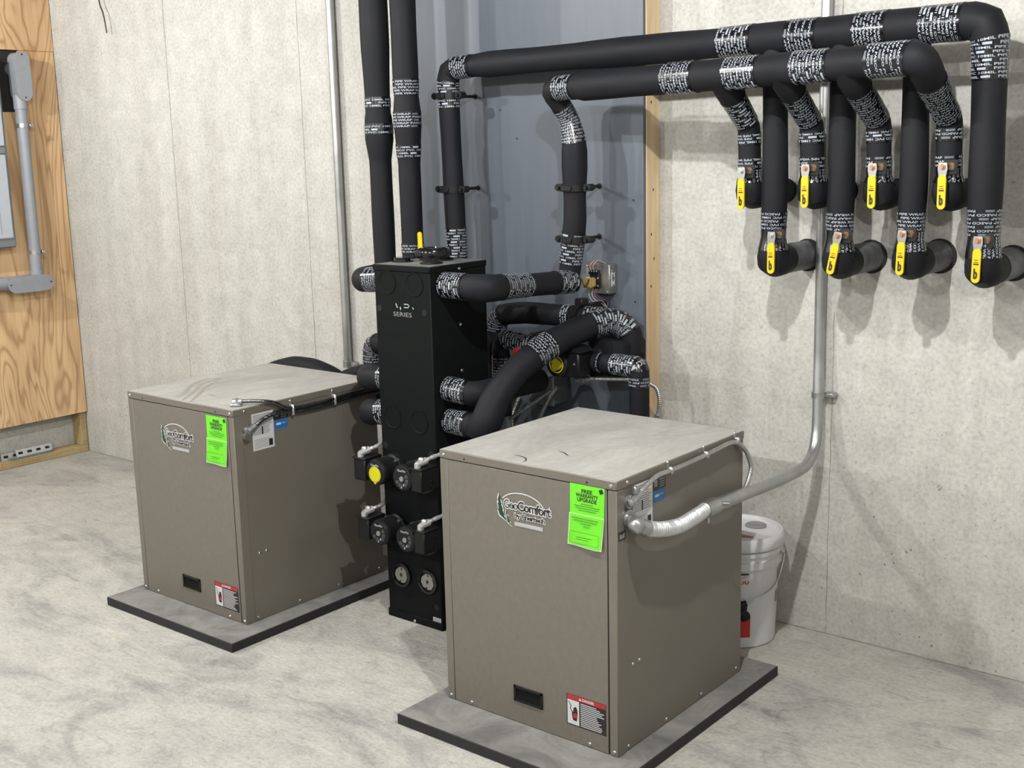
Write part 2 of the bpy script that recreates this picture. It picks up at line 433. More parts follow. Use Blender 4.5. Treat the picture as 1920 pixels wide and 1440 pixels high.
def radf(path, keys, wob=.0012):
    """radius along the path from (point or s, r) keys, with a slight unevenness"""
    ks = sorted((path.near(k) if hasattr(k, '__len__') else k, r) for k, r in keys)
    xs = [a for a, _ in ks]; rs = [b for _, b in ks]; ph = random.uniform(0, 6)
    return lambda q: float(np.interp(q, xs, rs))+wob*math.sin(q*17+ph)
def bandpipe(name, parent, path, rad, mat='foam', n=24):
    bm = BM(); tube(bm, path, rad, n=n); return obj(name, bm, mat, parent)
def struct(name, bm, mat):
    o = obj(name, bm, mat, smooth=False); o['kind'] = 'structure'; return o

# ------------------------------------------------------------------ the room
H = 2.75
bm = BM(); box(bm, (-.3, 0, -.1), (9.2, .2, H+.1)); wall_back = struct('wall_back', bm, 'wall')
bm = BM(); box(bm, (-.31, -7, -.1), (-.11, 0, H+.1)); struct('wall_left', bm, 'wall')
bm = BM(); box(bm, (9.0, -7, -.1), (9.2, 0, H+.1)); struct('wall_right', bm, 'wall')
bm = BM(); box(bm, (-.31, -7.2, -.1), (9.2, -7, H+.1)); struct('wall_front', bm, 'wall')
bm = BM(); box(bm, (-.31, -7.2, -.2), (9.2, .2, 0)); struct('floor', bm, 'floor')
bm = BM(); box(bm, (-.31, -7.2, H), (9.2, .2, H+.15)); struct('ceiling', bm, 'joist')
for x, z0, z1 in ((1.043, 0, H), (2.048, 0, H), (4.668, 0, 1.18), (4.668, 1.5, H), (5.72, 0, H), (3.33, 0, H)):
    bm = BM(); z = z0; k = 0
    prev = None; pts = []
    while z <= z1: pts.append((x+random.uniform(-.002, .002), z, random.choice((.0005, .0006, .0009, .0016)))); z += .05
    L = []
    for px, pz, hw in pts:
        L.append((bm.verts.new((px-hw, -.0012, pz)), bm.verts.new((px+hw, -.0012, pz))))
    for a, b in zip(L, L[1:]): bm.faces.new((a[0], a[1], b[1], b[0]))
    bmesh.ops.recalc_face_normals(bm, faces=bm.faces)
    r = bmesh.ops.extrude_face_region(bm, geom=bm.faces[:]); bmesh.ops.translate(bm, vec=(0, .002, 0), verts=[g for g in r['geom'] if isinstance(g, bmesh.types.BMVert)])
    obj('form_seam', bm, 'seam', wall_back, smooth=False)

bm = BM(); L = []  # thin dark strip that paints the shadow gap where wall meets floor
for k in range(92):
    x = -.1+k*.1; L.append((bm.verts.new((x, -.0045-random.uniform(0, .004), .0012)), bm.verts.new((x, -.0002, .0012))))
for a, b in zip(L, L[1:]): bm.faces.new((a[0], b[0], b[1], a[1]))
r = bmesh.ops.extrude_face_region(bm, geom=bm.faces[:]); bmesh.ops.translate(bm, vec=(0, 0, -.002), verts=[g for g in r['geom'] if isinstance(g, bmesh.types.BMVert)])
bmesh.ops.recalc_face_normals(bm, faces=bm.faces); obj('floor_shadow_gap', bm, 'seam', wall_back, smooth=False)

# ------------------------------------------------------------------ left wall: plywood backer, lumber, conduit, panel
bm = BM()
prism(bm, [(-1.22, .244), (-.006, .244), (-.006, 2.301), (-.215, 2.301), (-.215, 1.972), (-.62, 1.972), (-.62, 2.301), (-1.22, 2.301)], (-.018, 0, 0), (0, 1, 0), (0, 0, 1), .018)
tag(obj('plywood_sheet', bm, 'ply', smooth=False), 'tall fir plywood sheet behind the grey conduit, notched at its top edge', 'plywood')
bm = BM(); box(bm, (-.018, -1.22, 2.303), (0, -.004, 2.745)); tag(obj('plywood_sheet', bm, 'ply', smooth=False), 'plywood strip above the seam over the grey conduit fitting', 'plywood')
bm = BM(); box(bm, (-.108, -.56, 0), (-.019, -.004, .040), .003); box(bm, (-.108, -1.4, 0), (-.019, -.562, .040), .003)
tag(obj('sill_plate', bm, 'lumber', smooth=False), 'yellowish treated lumber plate on the floor under the plywood', 'lumber')
bm = BM(); box(bm, (-.108, -.044, .0405), (-.019, -.004, 2.74), .003)
tag(obj('corner_stud', bm, 'lumber', smooth=False), 'short visible treated stud standing in the corner below the plywood', 'lumber')
bm = BM(); box(bm, (-.108, -1.22, .0405), (-.019, -1.18, 2.74), .003)
tag(obj('wall_stud', bm, 'lumber', smooth=False), 'treated stud behind the far left edge of the plywood', 'lumber')

bm = BM(); box(bm, (-.060, -.66, 1.94), (-.0185, -.19, 2.32), .001); tag(obj('notch_shade_sheet', bm, 'gap', smooth=False), 'added black sheet darkening the hollow behind the plywood notch beside the upper conduit elbow', 'board')  # added sheet: its black stands in for the shade in the hollow
def strut(name, label, y0, y1, z0, tilt, x):
    t = thing(name, label, 'metal channel', (x, (y0+y1)/2, z0))
    R = Matrix.Rotation(tilt, 3, 'Y'); org = V((x, 0, z0))
    bm = BM(); L = y1-y0; nh = int(L/.055)
    def q(u, y, h): return org+R @ V((u, 0, h))+V((0, y, 0))
    def slab(u0, u1, h0, h1, ya, yb):
        vs = [bm.verts.new(q(u, y, h)) for u in (u0, u1) for y in (ya, yb) for h in (h0, h1)]
        for f in ((0, 1, 3, 2), (4, 6, 7, 5), (0, 4, 5, 1), (2, 3, 7, 6), (0, 2, 6, 4), (1, 5, 7, 3)): bm.faces.new([vs[k] for k in f])
    e = .0025
    slab(-e, 0, .0, .013, y0, y1); slab(-e, 0, .028, .041, y0, y1)          # web above and below the slots
    yy = y0
    for k in range(nh):
        c = y0+(k+.5)*L/nh; slab(-e, 0, .013, .028, yy, c-.014); yy = c+.014
    slab(-e, 0, .013, .028, yy, y1)
    slab(-.041, -e, .0, e, y0, y1); slab(-.041, -e, .041-e, .041, y0, y1)     # flanges
    slab(-.041, -.041+e, e, .010, y0, y1); slab(-.041, -.041+e, .031, .041-e, y0, y1)   # lips
    bmesh.ops.recalc_face_normals(bm, faces=bm.faces)
    obj('channel', bm, 'galv', t, smooth=False)
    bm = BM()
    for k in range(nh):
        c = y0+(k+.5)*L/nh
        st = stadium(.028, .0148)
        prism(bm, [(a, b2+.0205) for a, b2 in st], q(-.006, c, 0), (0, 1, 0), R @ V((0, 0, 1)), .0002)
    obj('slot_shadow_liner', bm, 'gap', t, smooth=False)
strut('strut_channel', 'slotted galvanised strut channel lying on the lumber plate, nearest the corner', -.445, -.225, .052, math.radians(-22), -.038)
strut('strut_channel', 'second galvanised strut offcut tucked behind the slotted one on the plate', -.525, -.30, .041, math.radians(-6), -.062)
bm = BM(); prism(bm, [(0, 0), (.026, 0), (.026, .004), (.004, .004), (.004, .011), (0, .011)], (-.048, -.49, .041), (1, 0, 0), (0, 0, 1), -.255)
bmesh.ops.recalc_face_normals(bm, faces=bm.faces)
tag(obj('steel_angle', bm, 'zinc', smooth=False), 'thin steel angle strip in front of the strut channels on the plate', 'metal strip')

# grey electrical panel
t = thing('electrical_panel', 'light grey electrical panel cut off by the left edge, on the plywood', 'electrical panel', (0, -.58, 1.25))
bm = BM(); box(bm, (.001, -.775, 1.247), (.092, -.385, 2.262), .006); obj('enclosure', bm, 'encl', t)
bm = BM(); box(bm, (.0925, -.760, 1.790), (.101, -.400, 2.20), .003); obj('upper_cover', bm, 'door', t)
bm = BM(); box(bm, (.0925, -.760, 1.297), (.103, -.402, 1.744), .005, seg=2); d = obj('door', bm, 'door', t)
bm = BM(); box(bm, (.1031, -.70, 1.32), (.1038, -.698, 1.72)); box(bm, (.1031, -.47, 1.32), (.1038, -.468, 1.72)); obj('pressed_line', bm, 'encl', d, smooth=False)
bm = BM(); box(bm, (.0925, -.760, 1.75), (.099, -.40, 1.785), .002); obj('divider_strip', bm, 'encl', t)

# pvc conduit run
t = thing('pvc_conduit', 'grey plastic conduit with two elbow access bodies on the plywood', 'conduit', (.055, -.265, 1.0))
bm = BM(); tube(bm, Path([(.055, -.265, 1.088), (.055, -.2625, 2.02)]), .031, n=24); obj('pipe', bm, 'pvc', t)
bm = BM(); cyl(bm, (.055, -.262, 1.985), (.055, -.262, 2.06), .036); obj('collar', bm, 'pvc', t)
bm = BM(); cyl(bm, (.055, -.265, 1.06), (.055, -.265, 1.108), .036); obj('collar', bm, 'pvc', t)
st = stadium(.262, .088)
bm = BM(); prism(bm, [(x*.97, y*.9) for x, y in st], (.018, -.253, 2.158), (0, 0, 1), (0, 1, 0), -.075); bmesh.ops.recalc_face_normals(bm, faces=bm.faces)
cyl(bm, (-.018, -.255, 2.20), (.02, -.255, 2.20), .036)
b1 = obj('conduit_body', bm, 'pvc', t)
bm = BM(); prism(bm, st, (.093, -.253, 2.158), (0, 0, 1), (0, 1, 0), -.009); bmesh.ops.recalc_face_normals(bm, faces=bm.faces); obj('cover_plate', bm, 'pvc', b1)
st2 = stadium(.268, .090)
bm = BM(); prism(bm, [(x*.97, y*.9) for x, y in st2], (.012, -.327, 1.042), (0, 1, 0), (0, 0, 1), .080)
cyl(bm, (.05, -.45, 1.05), (.05, -.60, 1.056), .038)
b2 = obj('conduit_body', bm, 'pvc', t)
bm = BM(); prism(bm, st2, (.092, -.327, 1.040), (0, 1, 0), (0, 0, 1), .009); obj('cover_plate', bm, 'pvc', b2)
for b_, y, z, x in ((b1, -.252, 2.272, .102), (b1, -.252, 2.045, .102), (b2, -.447, 1.043, .101), (b2, -.210, 1.041, .101)):
    bm = BM(); cyl(bm, (x-.001, y, z), (x+.0012, y, z), .0045, n=10); obj('screw', bm, 'gap', b_)
for z in (1.898, 1.209):
    bm = BM(); cyl(bm, (.055, -.2635, z-.011), (.055, -.2635, z+.011), .0335)
    box(bm, (.070, -.236, z-.009), (.086, -.215, z+.009), .002); box(bm, (.0, -.232, z-.010), (.07, -.226, z+.010))
    obj('pipe_strap', bm, 'zinc', t)

# loose wire hanging at the top
bm = BM(); tube(bm, Path([(.515, -.035, 2.745), (.54, -.035, 2.53), (.577, -.04, 2.454), (.587, -.035, 2.359)], smooth=True), .0035, n=8)
tag(obj('hanging_wire', bm, 'wire'), 'thin black wire end hanging from above on the bare concrete', 'wire')

# steel conduits
t = thing('steel_conduit', 'straight galvanised conduit on the wall left of the tall black pipes', 'conduit', (2.297, -.025, .72))
bm = BM(); tube(bm, Path([(2.297, -.025, .745), (2.297, -.025, 2.745)], step=.2), .0185, n=20); obj('pipe', bm, 'emt', t)
bm = BM(); cyl(bm, (2.297, -.025, .735), (2.297, -.025, .765), .024); box(bm, (2.315, -.03, .74), (2.345, -.002, .76), .002); obj('coupling', bm, 'zinc', t)
bm = BM(); tube(bm, Path([(2.297, -.025, .72), (2.297, -.025, .02)], step=.2), .0165, n=16); obj('lower_pipe', bm, 'emt', t)

# ------------------------------------------------------------------ grey painted board and its stud
bm = BM(); box(bm, (2.775, -.107, .990), (3.978, -.091, 2.74), .001)
gp = tag(obj('grey_board', bm, 'panel', smooth=False), 'large grey painted plywood board behind the black pipes', 'board')
bm = BM(); box(bm, (2.775, -.107, .25), (3.978, -.091, .9865), .001)
gp2 = tag(obj('grey_board', bm, 'panel', smooth=False), 'lower grey painted board below the seam, mostly hidden behind pumps', 'board')
bm = BM()
for x, z in ((3.935, 1.9), (3.935, 1.52), (3.94, 1.15), (3.5, 2.3), (3.4, 1.75), (3.62, 1.42), (3.32, 1.86)):
    cyl(bm, (x, -.1072, z), (x, -.1078, z), .004, n=8)
obj('screw_head', bm, 'gap', gp)
bm = BM(); box(bm, (3.940, -.0905, .25), (3.980, -.0005, 2.74), .002)
sd = tag(obj('board_stud', bm, 'stud', smooth=False), 'pale wooden stud along the right edge of the grey board', 'lumber')
bm = BM()
for z in (1.9, 1.86, 1.55, 1.39, 1.3, 1.20): box(bm, (3.9801, -.055+.01*math.sin(z*30), z), (3.9806, -.049+.01*math.sin(z*30), z+.009))
obj('nail_mark', bm, 'gap', sd, smooth=False)
bm = BM(); box(bm, (2.775, -.0905, .25), (2.815, -.0005, 2.74), .002)
tag(obj('board_stud', bm, 'stud', smooth=False), 'wooden stud hidden under the left edge of the grey board', 'lumber')

# ------------------------------------------------------------------ insulated pipes
FP = []
# A: rear header
ZA = 2.030; YA = -.262
A = thing('rear_header_pipe', 'long upper insulated header pipe turning down at both ends, nearest the wall', 'pipe', (4.2, YA, ZA))
pA = Path([(3.213, YA, 1.20), (3.192, YA, 1.93), (3.192, YA, 2.017), (3.30, YA, 2.022), (4.4, YA-.004, 2.030), (5.222, YA-.004, 2.034), (5.226, YA, 1.87), (5.234, YA, 1.337), (5.234, -.0005, 1.337)], fillet=[.02, .06, .02, .02, .050, .02, .018], nf=2)
rA = radf(pA, [((3.21, YA, 1.2), .040), ((3.2, YA, 1.9), .040), ((3.192, YA, 2.0), .043), ((3.25, YA, 2.02), .043), ((3.33, YA, 2.02), .041), ((3.40, YA, 2.02), .047), ((3.8, YA, 2.02), .045), ((4.0, YA, 2.03), .051), ((4.35, YA, 2.03), .047), ((4.5, YA, 2.03), .049), ((4.8, YA, 2.03), .051), ((5.1, YA, 2.03), .052), ((5.22, YA, 2.02), .054), ((5.226, YA, 1.95), .047), ((5.23, YA, 1.6), .048), ((5.232, YA, 1.43), .043), ((5.234, YA, 1.375), .049), ((5.234, YA, 1.34), .053), ((5.234, -.2, 1.337), .052), ((5.234, -.16, 1.337), .047), ((5.234, -.12, 1.337), .046), ((5.234, 0, 1.337), .048)], .0008)
bandpipe('insulation', A, pA, rA)
for a, b in (((3.243, YA, 2.02), (3.325, YA, 2.02)), ((4.385, YA, 2.03), (4.497, YA, 2.03)), ((4.612, YA, 2.03), (4.724, YA, 2.03)), ((4.826, YA, 2.033), (4.942, YA, 2.033)), ((5.041, YA, 2.033), (5.157, YA, 2.033)), ((5.222, YA, 1.985), (5.226, YA, 1.872))):
    tape(pA, rA, a, b, A)
tape(pA, rA, (3.192, YA, 1.965), (3.192, YA, 1.865), A); tape(pA, rA, (3.205, YA, 1.42), (3.213, YA, 1.305), A)
tape(pA, rA, (5.231, YA, 1.505), (5.234, YA, 1.435), A); tape(pA, rA, (5.234, YA, 1.434), (5.234, YA, 1.368), A, mode='l', arc=.35)
drops = [(4.562, 1.337), (4.786, 1.340), (5.010, 1.350)]
for x, zs in drops:
    p = Path([(x+.006, YA, 2.0), (x+.012, YA, 1.6), (x+.004, YA+.008, zs), (x, -.0005, zs)], fillet=[.02, .018], nf=2)
    r = radf(p, [((x, YA, 2.0), .038), ((x, YA, 1.8), .0395), ((x, YA, 1.55), .041), ((x, YA, zs+.085), .039), ((x, YA, zs+.04), .047), ((x, YA, zs), .053), ((x, -.2, zs), .051), ((x, -.165, zs), .045), ((x, -.12, zs), .043), ((x, 0, zs), .044)], .0008)
    bandpipe('branch_insulation', A, p, r)
    tape(p, r, (x, YA, 1.96), (x, YA, 1.905), A)
    tape(p, r, (x+.01, YA, 1.503), (x+.008, YA, 1.440), A); tape(p, r, (x+.008, YA, 1.439), (x+.006, YA, 1.378), A, mode='l', arc=.33)
for x, zs in drops+[(5.234, 1.337)]:
    bm = BM(); tube(bm, Path([(x, -.158, zs), (x, -.002, zs)]), .0485, n=24); obj('stub_sleeve', bm, 'foam_worn_sheen', A, label='scuffed pipe sleeve entering the wall, grey sheen put into its colour')
    bm = BM(); lathe(bm, [(.0555, 0), (.0545, .0012), (0, .0012)], (x+.004, -.0002, zs-.001), (0, -1, 0), 28)
    obj('wall_hole', bm, 'gap', A)

# B: front header
YB = -.45; ZB = 1.926
B = thing('front_header_pipe', 'lower insulated header pipe in front, with four branches angled back to the wall', 'pipe', (4.4, YB, ZB))
yb = lambda x: -.34-.117*(x-3.76)
pB = Path([(3.757, -.262, 1.26), (3.785, -.262, 1.45), (3.787, -.262, 1.74), (3.768, -.270, 1.82), (3.742, yb(3.742), 1.912), (3.80, yb(3.80), 1.916), (4.3, yb(4.3), 1.921), (5.085, yb(5.085), 1.930), (5.118, yb(5.118), 1.925), (5.118, -.258, 1.765), (5.122, -.250, 1.552), (5.122, -.0005, 1.552)], fillet=[.02, .05, .03, .03, .02, .02, .05, .045, .02, .018], nf=3)
kB = [((3.757, -.262, 1.26), .040), ((3.785, -.262, 1.40), .042), ((3.785, -.262, 1.53), .041), ((3.785, -.262, 1.64), .047), ((3.785, -.262, 1.70), .046), ((3.786, -.262, 1.74), .039), ((3.772, -.27, 1.82), .034), ((3.762, -.31, 1.88), .036), ((3.76, -.335, 1.91), .041), ((3.85, yb(3.85), 1.915), .041), ((3.90, yb(3.9), 1.916), .049), ((4.3, yb(4.3), 1.921), .048), ((4.45, yb(4.45), 1.921), .049), ((4.6, yb(4.6), 1.925), .047), ((5.07, yb(5.07), 1.93), .0455), ((5.118, yb(5.1)+.04, 1.90), .046), ((5.118, -.33, 1.82), .038), ((5.118, -.258, 1.74), .036), ((5.122, -.25, 1.61), .036), ((5.122, -.25, 1.585), .043), ((5.122, -.25, 1.555), .050), ((5.122, -.19, 1.555), .048), ((5.122, -.155, 1.555), .042), ((5.122, 0, 1.552), .042)]
rB = radf(pB, kB, .0007)
bandpipe('insulation', B, pB, rB)
for a, b in ((3.775, 3.858), (4.270, 4.388), (4.506, 4.617), (4.739, 4.850), (4.974, 5.088)):
    tape(pB, rB, (a, yb(a), 1.92), (b, yb(b), 1.925), B, flip=False)
tape(pB, rB, (3.757, -.295, 1.865), (3.787, -.262, 1.735), B, flip=False)
tape(pB, rB, (3.783, -.262, 1.41), (3.765, -.262, 1.30), B)
tape(pB, rB, (5.118, -.41, 1.885), (5.118, -.275, 1.785), B); tape(pB, rB, (5.119, -.252, 1.74), (5.119, -.252, 1.70), B)
tape(pB, rB, (5.12, -.25, 1.668), (5.12, -.25, 1.633), B, flip=True); tape(pB, rB, (5.12, -.25, 1.632), (5.12, -.25, 1.598), B, mode='l', arc=.33)
for x, zt in ((4.476, 1.92), (4.692, 1.925), (4.907, 1.928)):
    y0 = yb(x)
    p = Path([(x-.008, y0, zt), (x-.006, y0+.035, 1.885), (x, -.255, 1.765), (x+.004, -.248, 1.552), (x+.004, -.0005, 1.552)], fillet=[.02, .02, .018], nf=2)
    r = radf(p, [((x, y0, zt), .046), ((x, y0+.045, 1.875), .043), ((x, y0+.07, 1.845), .038), ((x, -.3, 1.80), .0365), ((x, -.25, 1.7), .0365), ((x, -.25, 1.61), .0365), ((x, -.25, 1.585), .043), ((x, -.25, 1.552), .050), ((x, -.19, 1.552), .048), ((x, -.155, 1.552), .042), ((x, 0, 1.552), .042)], .0006)
    bandpipe('branch_insulation', B, p, r)
    tape(p, r, (x, y0+.058, 1.858), (x, -.265, 1.773), B); tape(p, r, (x, -.25, 1.742), (x, -.25, 1.698), B, flip=False)
    tape(p, r, (x, -.25, 1.672), (x, -.25, 1.633), B, flip=False); tape(p, r, (x, -.25, 1.632), (x, -.25, 1.596), B, mode='l', arc=.33)

# ball valves with yellow lever handles
def valve(x, z, mat, label, grp, lean=0.0):
    t = thing('ball_valve', label, 'valve', (x, -.262, z), grp)
    bm = BM(); box(bm, (x-.004, -.304, z-.024), (x+.036, -.296, z+.020), .003); obj('insulation_cutout', bm, 'gap', t)
    bm = BM(); box(bm, (x+.008, -.309, z-.012), (x+.030, -.298, z+.014), .004); cyl(bm, (x, -.296, z), (x, -.316, z), .013, n=6); obj('valve_body', bm, 'brass', t)
    bm = BM(); cyl(bm, (x, -.316, z), (x, -.326, z), .0105, .009, n=6); cyl(bm, (x, -.326, z), (x, -.331, z), .005, n=10); obj('stem_nut', bm, mat, t)
    R = Matrix.Rotation(lean, 4, 'Y'); c = V((x, -.322, z))
    def rot(bm): bmesh.ops.transform(bm, matrix=Matrix.Translation(c) @ R @ Matrix.Translation(-c), verts=bm.verts)
    bm = BM(); prism(bm, [(-.012, .012), (-.014, -.006), (-.009, -.034), (.009, -.034), (.014, -.006), (.012, .012)], (x, -.3205, z), (1, 0, 0), (0, 0, 1), .0025); rot(bm); obj('lever_neck', bm, 'zinc', t, smooth=False)
    bm = BM(); prism(bm, [(a, b-.071) for b, a in stadium(.098, .0235, 7)], (x, -.318, z), (1, 0, 0), (0, 0, 1), .007); bmesh.ops.recalc_face_normals(bm, faces=bm.faces); rot(bm); h = obj('handle', bm, 'yellow', t, ang=60)
    bm = BM(); yy = -.3262
    put_text(bm, 'b', (x, yy, z-.1085), (1, 0, 0), (0, 0, 1), width=.0115, height=.030, bold=.05, align='c')
    box(bm, (x-.0075, yy-.0002, z-.068), (x+.0075, yy+.0002, z-.0645)); box(bm, (x-.006, yy-.0002, z-.061), (x+.006, yy+.0002, z-.0598)); box(bm, (x-.006, yy-.0002, z-.055), (x+.006, yy+.0002, z-.0538))
    bmesh.ops.translate(bm, verts=bm.verts, vec=(0, .0008, 0)); bmesh.ops.translate(bm, verts=bm.verts, vec=(0, -.0010, 0)); rot(bm); obj('printed_mark', bm, 'ink', h, smooth=False)
nth = ['leftmost', 'second from the left', 'third from the left', 'rightmost']
for k, (x, z) in enumerate([(4.486, 1.626), (4.705, 1.633), (4.919, 1.634), (5.127, 1.634)]):
    valve(x, z, 'zinc' if k == 0 else 'copper', f'yellow handled ball valve, {nth[k]} of the upper row on the front header', 'upper row of yellow handled valves')
for k, (x, z, ln) in enumerate([(4.595, 1.425, 0), (4.816, 1.430, .19), (5.016, 1.440, .03), (5.236, 1.428, .02)]):
    valve(x, z, 'zinc' if k == 0 else 'copper', f'yellow handled ball valve, {nth[k]} of the lower row on the rear header', 'lower row of yellow handled valves', ln)

# two tall supply pipes
def riser(x, label, keys, bands, top=2.745, bottom=.95, y=-.4):
    t = thing('riser_pipe', label, 'pipe', (x, y, bottom), 'tall riser pipes')
    p = Path([(x, y, bottom), (x-.004, y, 1.7), (x-.008, y, top)], fillet=.02)
    r = radf(p, [((x, y, z), rr) for z, rr in keys], .0006)
    bandpipe('insulation', t, p, r)
    for a, b in bands: tape(p, r, (x, y, a), (x, y, b), t, flip=False)
    return t
riser(2.950, 'left one of the two tall black riser pipes behind the black tower', [(.95, .043), (1.68, .044), (1.76, .055), (1.84, .053), (1.87, .049), (1.93, .049), (2.1, .055), (2.7, .056)], [(1.772, 1.826), (1.872, 1.930)])
riser(3.106, 'right one of the two tall black riser pipes, with a taped bulge', [(.95, .042), (1.5, .043), (1.67, .042), (1.74, .048), (1.80, .053), (1.87, .053), (1.93, .046), (2.0, .049), (2.7, .051)], [(1.686, 1.742), (1.802, 1.862), (1.918, 1.976), (1.33, 1.37)])

# clamps
def clamp(x, z, label, y=-.262, r=.042):
    t = thing('pipe_clamp', label, 'clamp', (x, -.107, z), 'black clamps on the pipe drops')
    bm = BM(); lathe(bm, [(r-.003, -.011), (r+.007, -.012), (r+.007, .012), (r-.003, .011)], (x, y, z), (0, 0, 1), 28); obj('ring', bm, 'black_plastic', t)
    for s in (-1, 1):
        bm = BM(); prism(bm, [(s*(r+.002), -.013), (s*(r+.026), -.011), (s*(r+.036), -.002), (s*(r+.034), .008), (s*(r+.026), .014), (s*(r+.002), .013)], (x, y-.014, z), (1, 0, 0), (0, 0, 1), -.030); bmesh.ops.recalc_face_normals(bm, faces=bm.faces)
        cyl(bm, (x+s*(r+.017), y-.016, z), (x+s*(r+.017), y-.024, z), .007, n=6); obj('bolt_ear', bm, 'black_plastic', t, smooth=False)
    bm = BM(); box(bm, (x-.022, y-r-.011, z-.010), (x+.022, y-r-.004, z+.010), .002); obj('latch', bm, 'black_plastic', t)
    bm = BM(); cyl(bm, (x, y+r, z), (x, -.1072, z), .006, n=12); cyl(bm, (x, -.111, z), (x, -.1072, z), .011, n=6); obj('standoff', bm, 'black_plastic', t)
clamp(3.192, 1.917, 'black clamp near the top of the left drop of the rear header')
clamp(3.196, 1.562, 'black clamp on the middle of the left drop of the rear header')
clamp(3.785, 1.570, 'upper black clamp on the left drop of the front header', r=.044)
clamp(3.783, 1.385, 'lower black clamp on the left drop of the front header', r=.044)

# ------------------------------------------------------------------ black flow tower
TX0, TX1, TY0, TY1, TH = 3.277, 3.553, -.791, -.489, 1.323
t = thing('flow_center_tower', 'tall narrow black metal flow tower standing between the two taupe cabinets', 'cabinet', (3.415, -.64, 0)); TW = t
bm = BM(); box(bm, (TX0+.003, TY0+.003, .002), (TX1-.003, TY1, TH-.02), .003); obj('body', bm, 'black_steel', t)
bm = BM(); box(bm, (TX0, TY0-.001, TH-.022), (TX1, TY1+.002, TH), .003); bm.normal_update()
for f in bm.faces: f.material_index = 1 if f.normal.z > .9 else 0
obj('top_cap', bm, ['black_steel', 'black_dust'], t)
bm = BM(); box(bm, (TX0, TY0-.0005, .0), (TX1, TY0+.02, .030), .002); obj('bottom_rail', bm, 'black_steel', t)
yf = TY0+.003
for x, z, k in ((3.343, 1.261, 0), (3.475, 1.259, 1), (3.343, .772, 1), (3.474, .769, 1)):
    bm = BM(); lathe(bm, [(.043, -.0005), (.043, .0022), (.0385, .0022), (.037, .0006), (0, .0006 if k else -.0)], (x, yf, z), (0, -1, 0), 32); obj('knockout', bm, 'black_steel', t)
for x, z in ((3.301, 1.166), (3.520, 1.163), (3.30, .66), (3.525, .66), (3.30, .30), (3.525, .086)):
    bm = BM(); lathe(bm, [(.0125, 0), (.012, .0012), (0, .0016)], (x, yf, z), (0, -1, 0), 18); obj('plug', bm, 'pump_face', t)
for x, y, z, ax in ((3.414, TY0-.0005, .008, (0, -1, 0)), (TX1, -.637, 1.304, (1, 0, 0)), (TX1-.003, -.636, 1.106, (1, 0, 0)), (TX1-.003, -.636, .94, (1, 0, 0))):
    bm = BM(); dome(bm, (x, y, z), ax, .0065, .004); obj('screw', bm, 'zinc', t)
for x, z in ((3.358, .177), (3.490, .178)):
    bm = BM(); lathe(bm, [(.047, -.001), (.046, .010), (.037, .012), (.034, .004), (0, .004)], (x, yf, z), (0, -1, 0), 32); cp = obj('empty_port', bm, 'black_gloss', t)
    bm = BM(); pts = []
    for k in range(36):
        a = 2*math.pi*k/36; r = .028 if (k % 12) in (0, 1, 2) else .0315 if (k % 12) in (6, 7) else .030
        pts.append((r*math.cos(a), r*math.sin(a)))
    prism(bm, pts, (x, yf-.0042, z), (1, 0, 0), (0, 0, 1), .004)
    obj('port_plate', bm, 'cast', cp, label='pale grey port plate')
    bm = BM(); prism(bm, [(0, -.009), (.007, 0), (0, .009), (-.007, 0)], (x, yf-.0083, z), (1, 0, 0), (0, 0, 1), .0006)
    for s in (-1, 1): cyl(bm, (x+s*.004, yf-.0082, z+s*.024), (x+s*.004, yf-.0092, z+s*.024), .004, n=8)
    obj('port_socket', bm, 'gap', cp, smooth=False)
bm = BM(); yy = yf-.0008     # the worn raised maker's lettering
prism(bm, [(-.004, .012), (.0, .013), (.008, -.002), (.004, -.004)], (3.386, yy, 1.176), (1, 0, 0), (0, 0, 1), .0008)
prism(bm, [(0, 0), (.005, .003), (.006, -.006), (.003, -.011)], (3.403, yy, 1.175), (1, 0, 0), (0, 0, 1), .0008)
arc = [(.009*math.cos(a)+.016, .0075*math.sin(a)) for a in [math.pi/2-math.pi*k/8 for k in range(9)]]
inn = [(.0055*math.cos(a)+.016, .0042*math.sin(a)) for a in [-math.pi/2+math.pi*k/8 for k in range(9)]]
prism(bm, [(0, .0075)]+arc+[(0, -.0075), (0, -.0042)]+inn+[(0, .0042)], (3.424, yy, 1.182), (1, 0, 0), (0, 0, 1), .0008)
prism(bm, [(0, .003), (.003, .004), (.007, -.004), (.003, -.004)], (3.464, yy, 1.176), (1, 0, 0), (0, 0, 1), .0008)
bmesh.ops.recalc_face_normals(bm, faces=bm.faces); obj('maker_mark', bm, 'print', t, smooth=False)
bm = BM(); put_text(bm, 'SERIES', (3.370, yy-.0002, 1.143), (1, 0, 0), (0, 0, 1), width=.089, height=.0155); obj('series_lettering', bm, 'cast', t, smooth=False)
bm = BM(); box(bm, (3.505, yf-.0008, .018), (3.545, yf, .046)); s_ = obj('rating_label', bm, 'greyfoil', t, smooth=False, label='small silver rating label')
bm = BM()
for k in range(4): box(bm, (3.510, yf-.0011, .024+k*.005), (3.510+.03-.004*(k % 2), yf-.0009, .0258+k*.005))
obj('fine_print', bm, 'midink', s_, smooth=False)
for x, y in ((3.318, -.680), (3.470, -.690)):
    bm = BM(); lathe(bm, [(.041, 0), (.041, .004), (.030, .005), (.030, .014), (.028, .016), (0, .016)], (x, y, TH), (0, 0, 1), 28); obj('port_cap', bm, 'black_gloss', t)
bm = BM(); lathe(bm, [(.055, 0), (.055, .006)], (3.400, -.575, TH), (0, 0, 1), 28)
lathe(bm, [(.044, .004), (.063, .012), (.067, .026), (.063, .038), (.046, .046), (.030, .047), (.028, .043), (0, .043)], (3.385, -.590, TH), (0, 0, 1), 32)
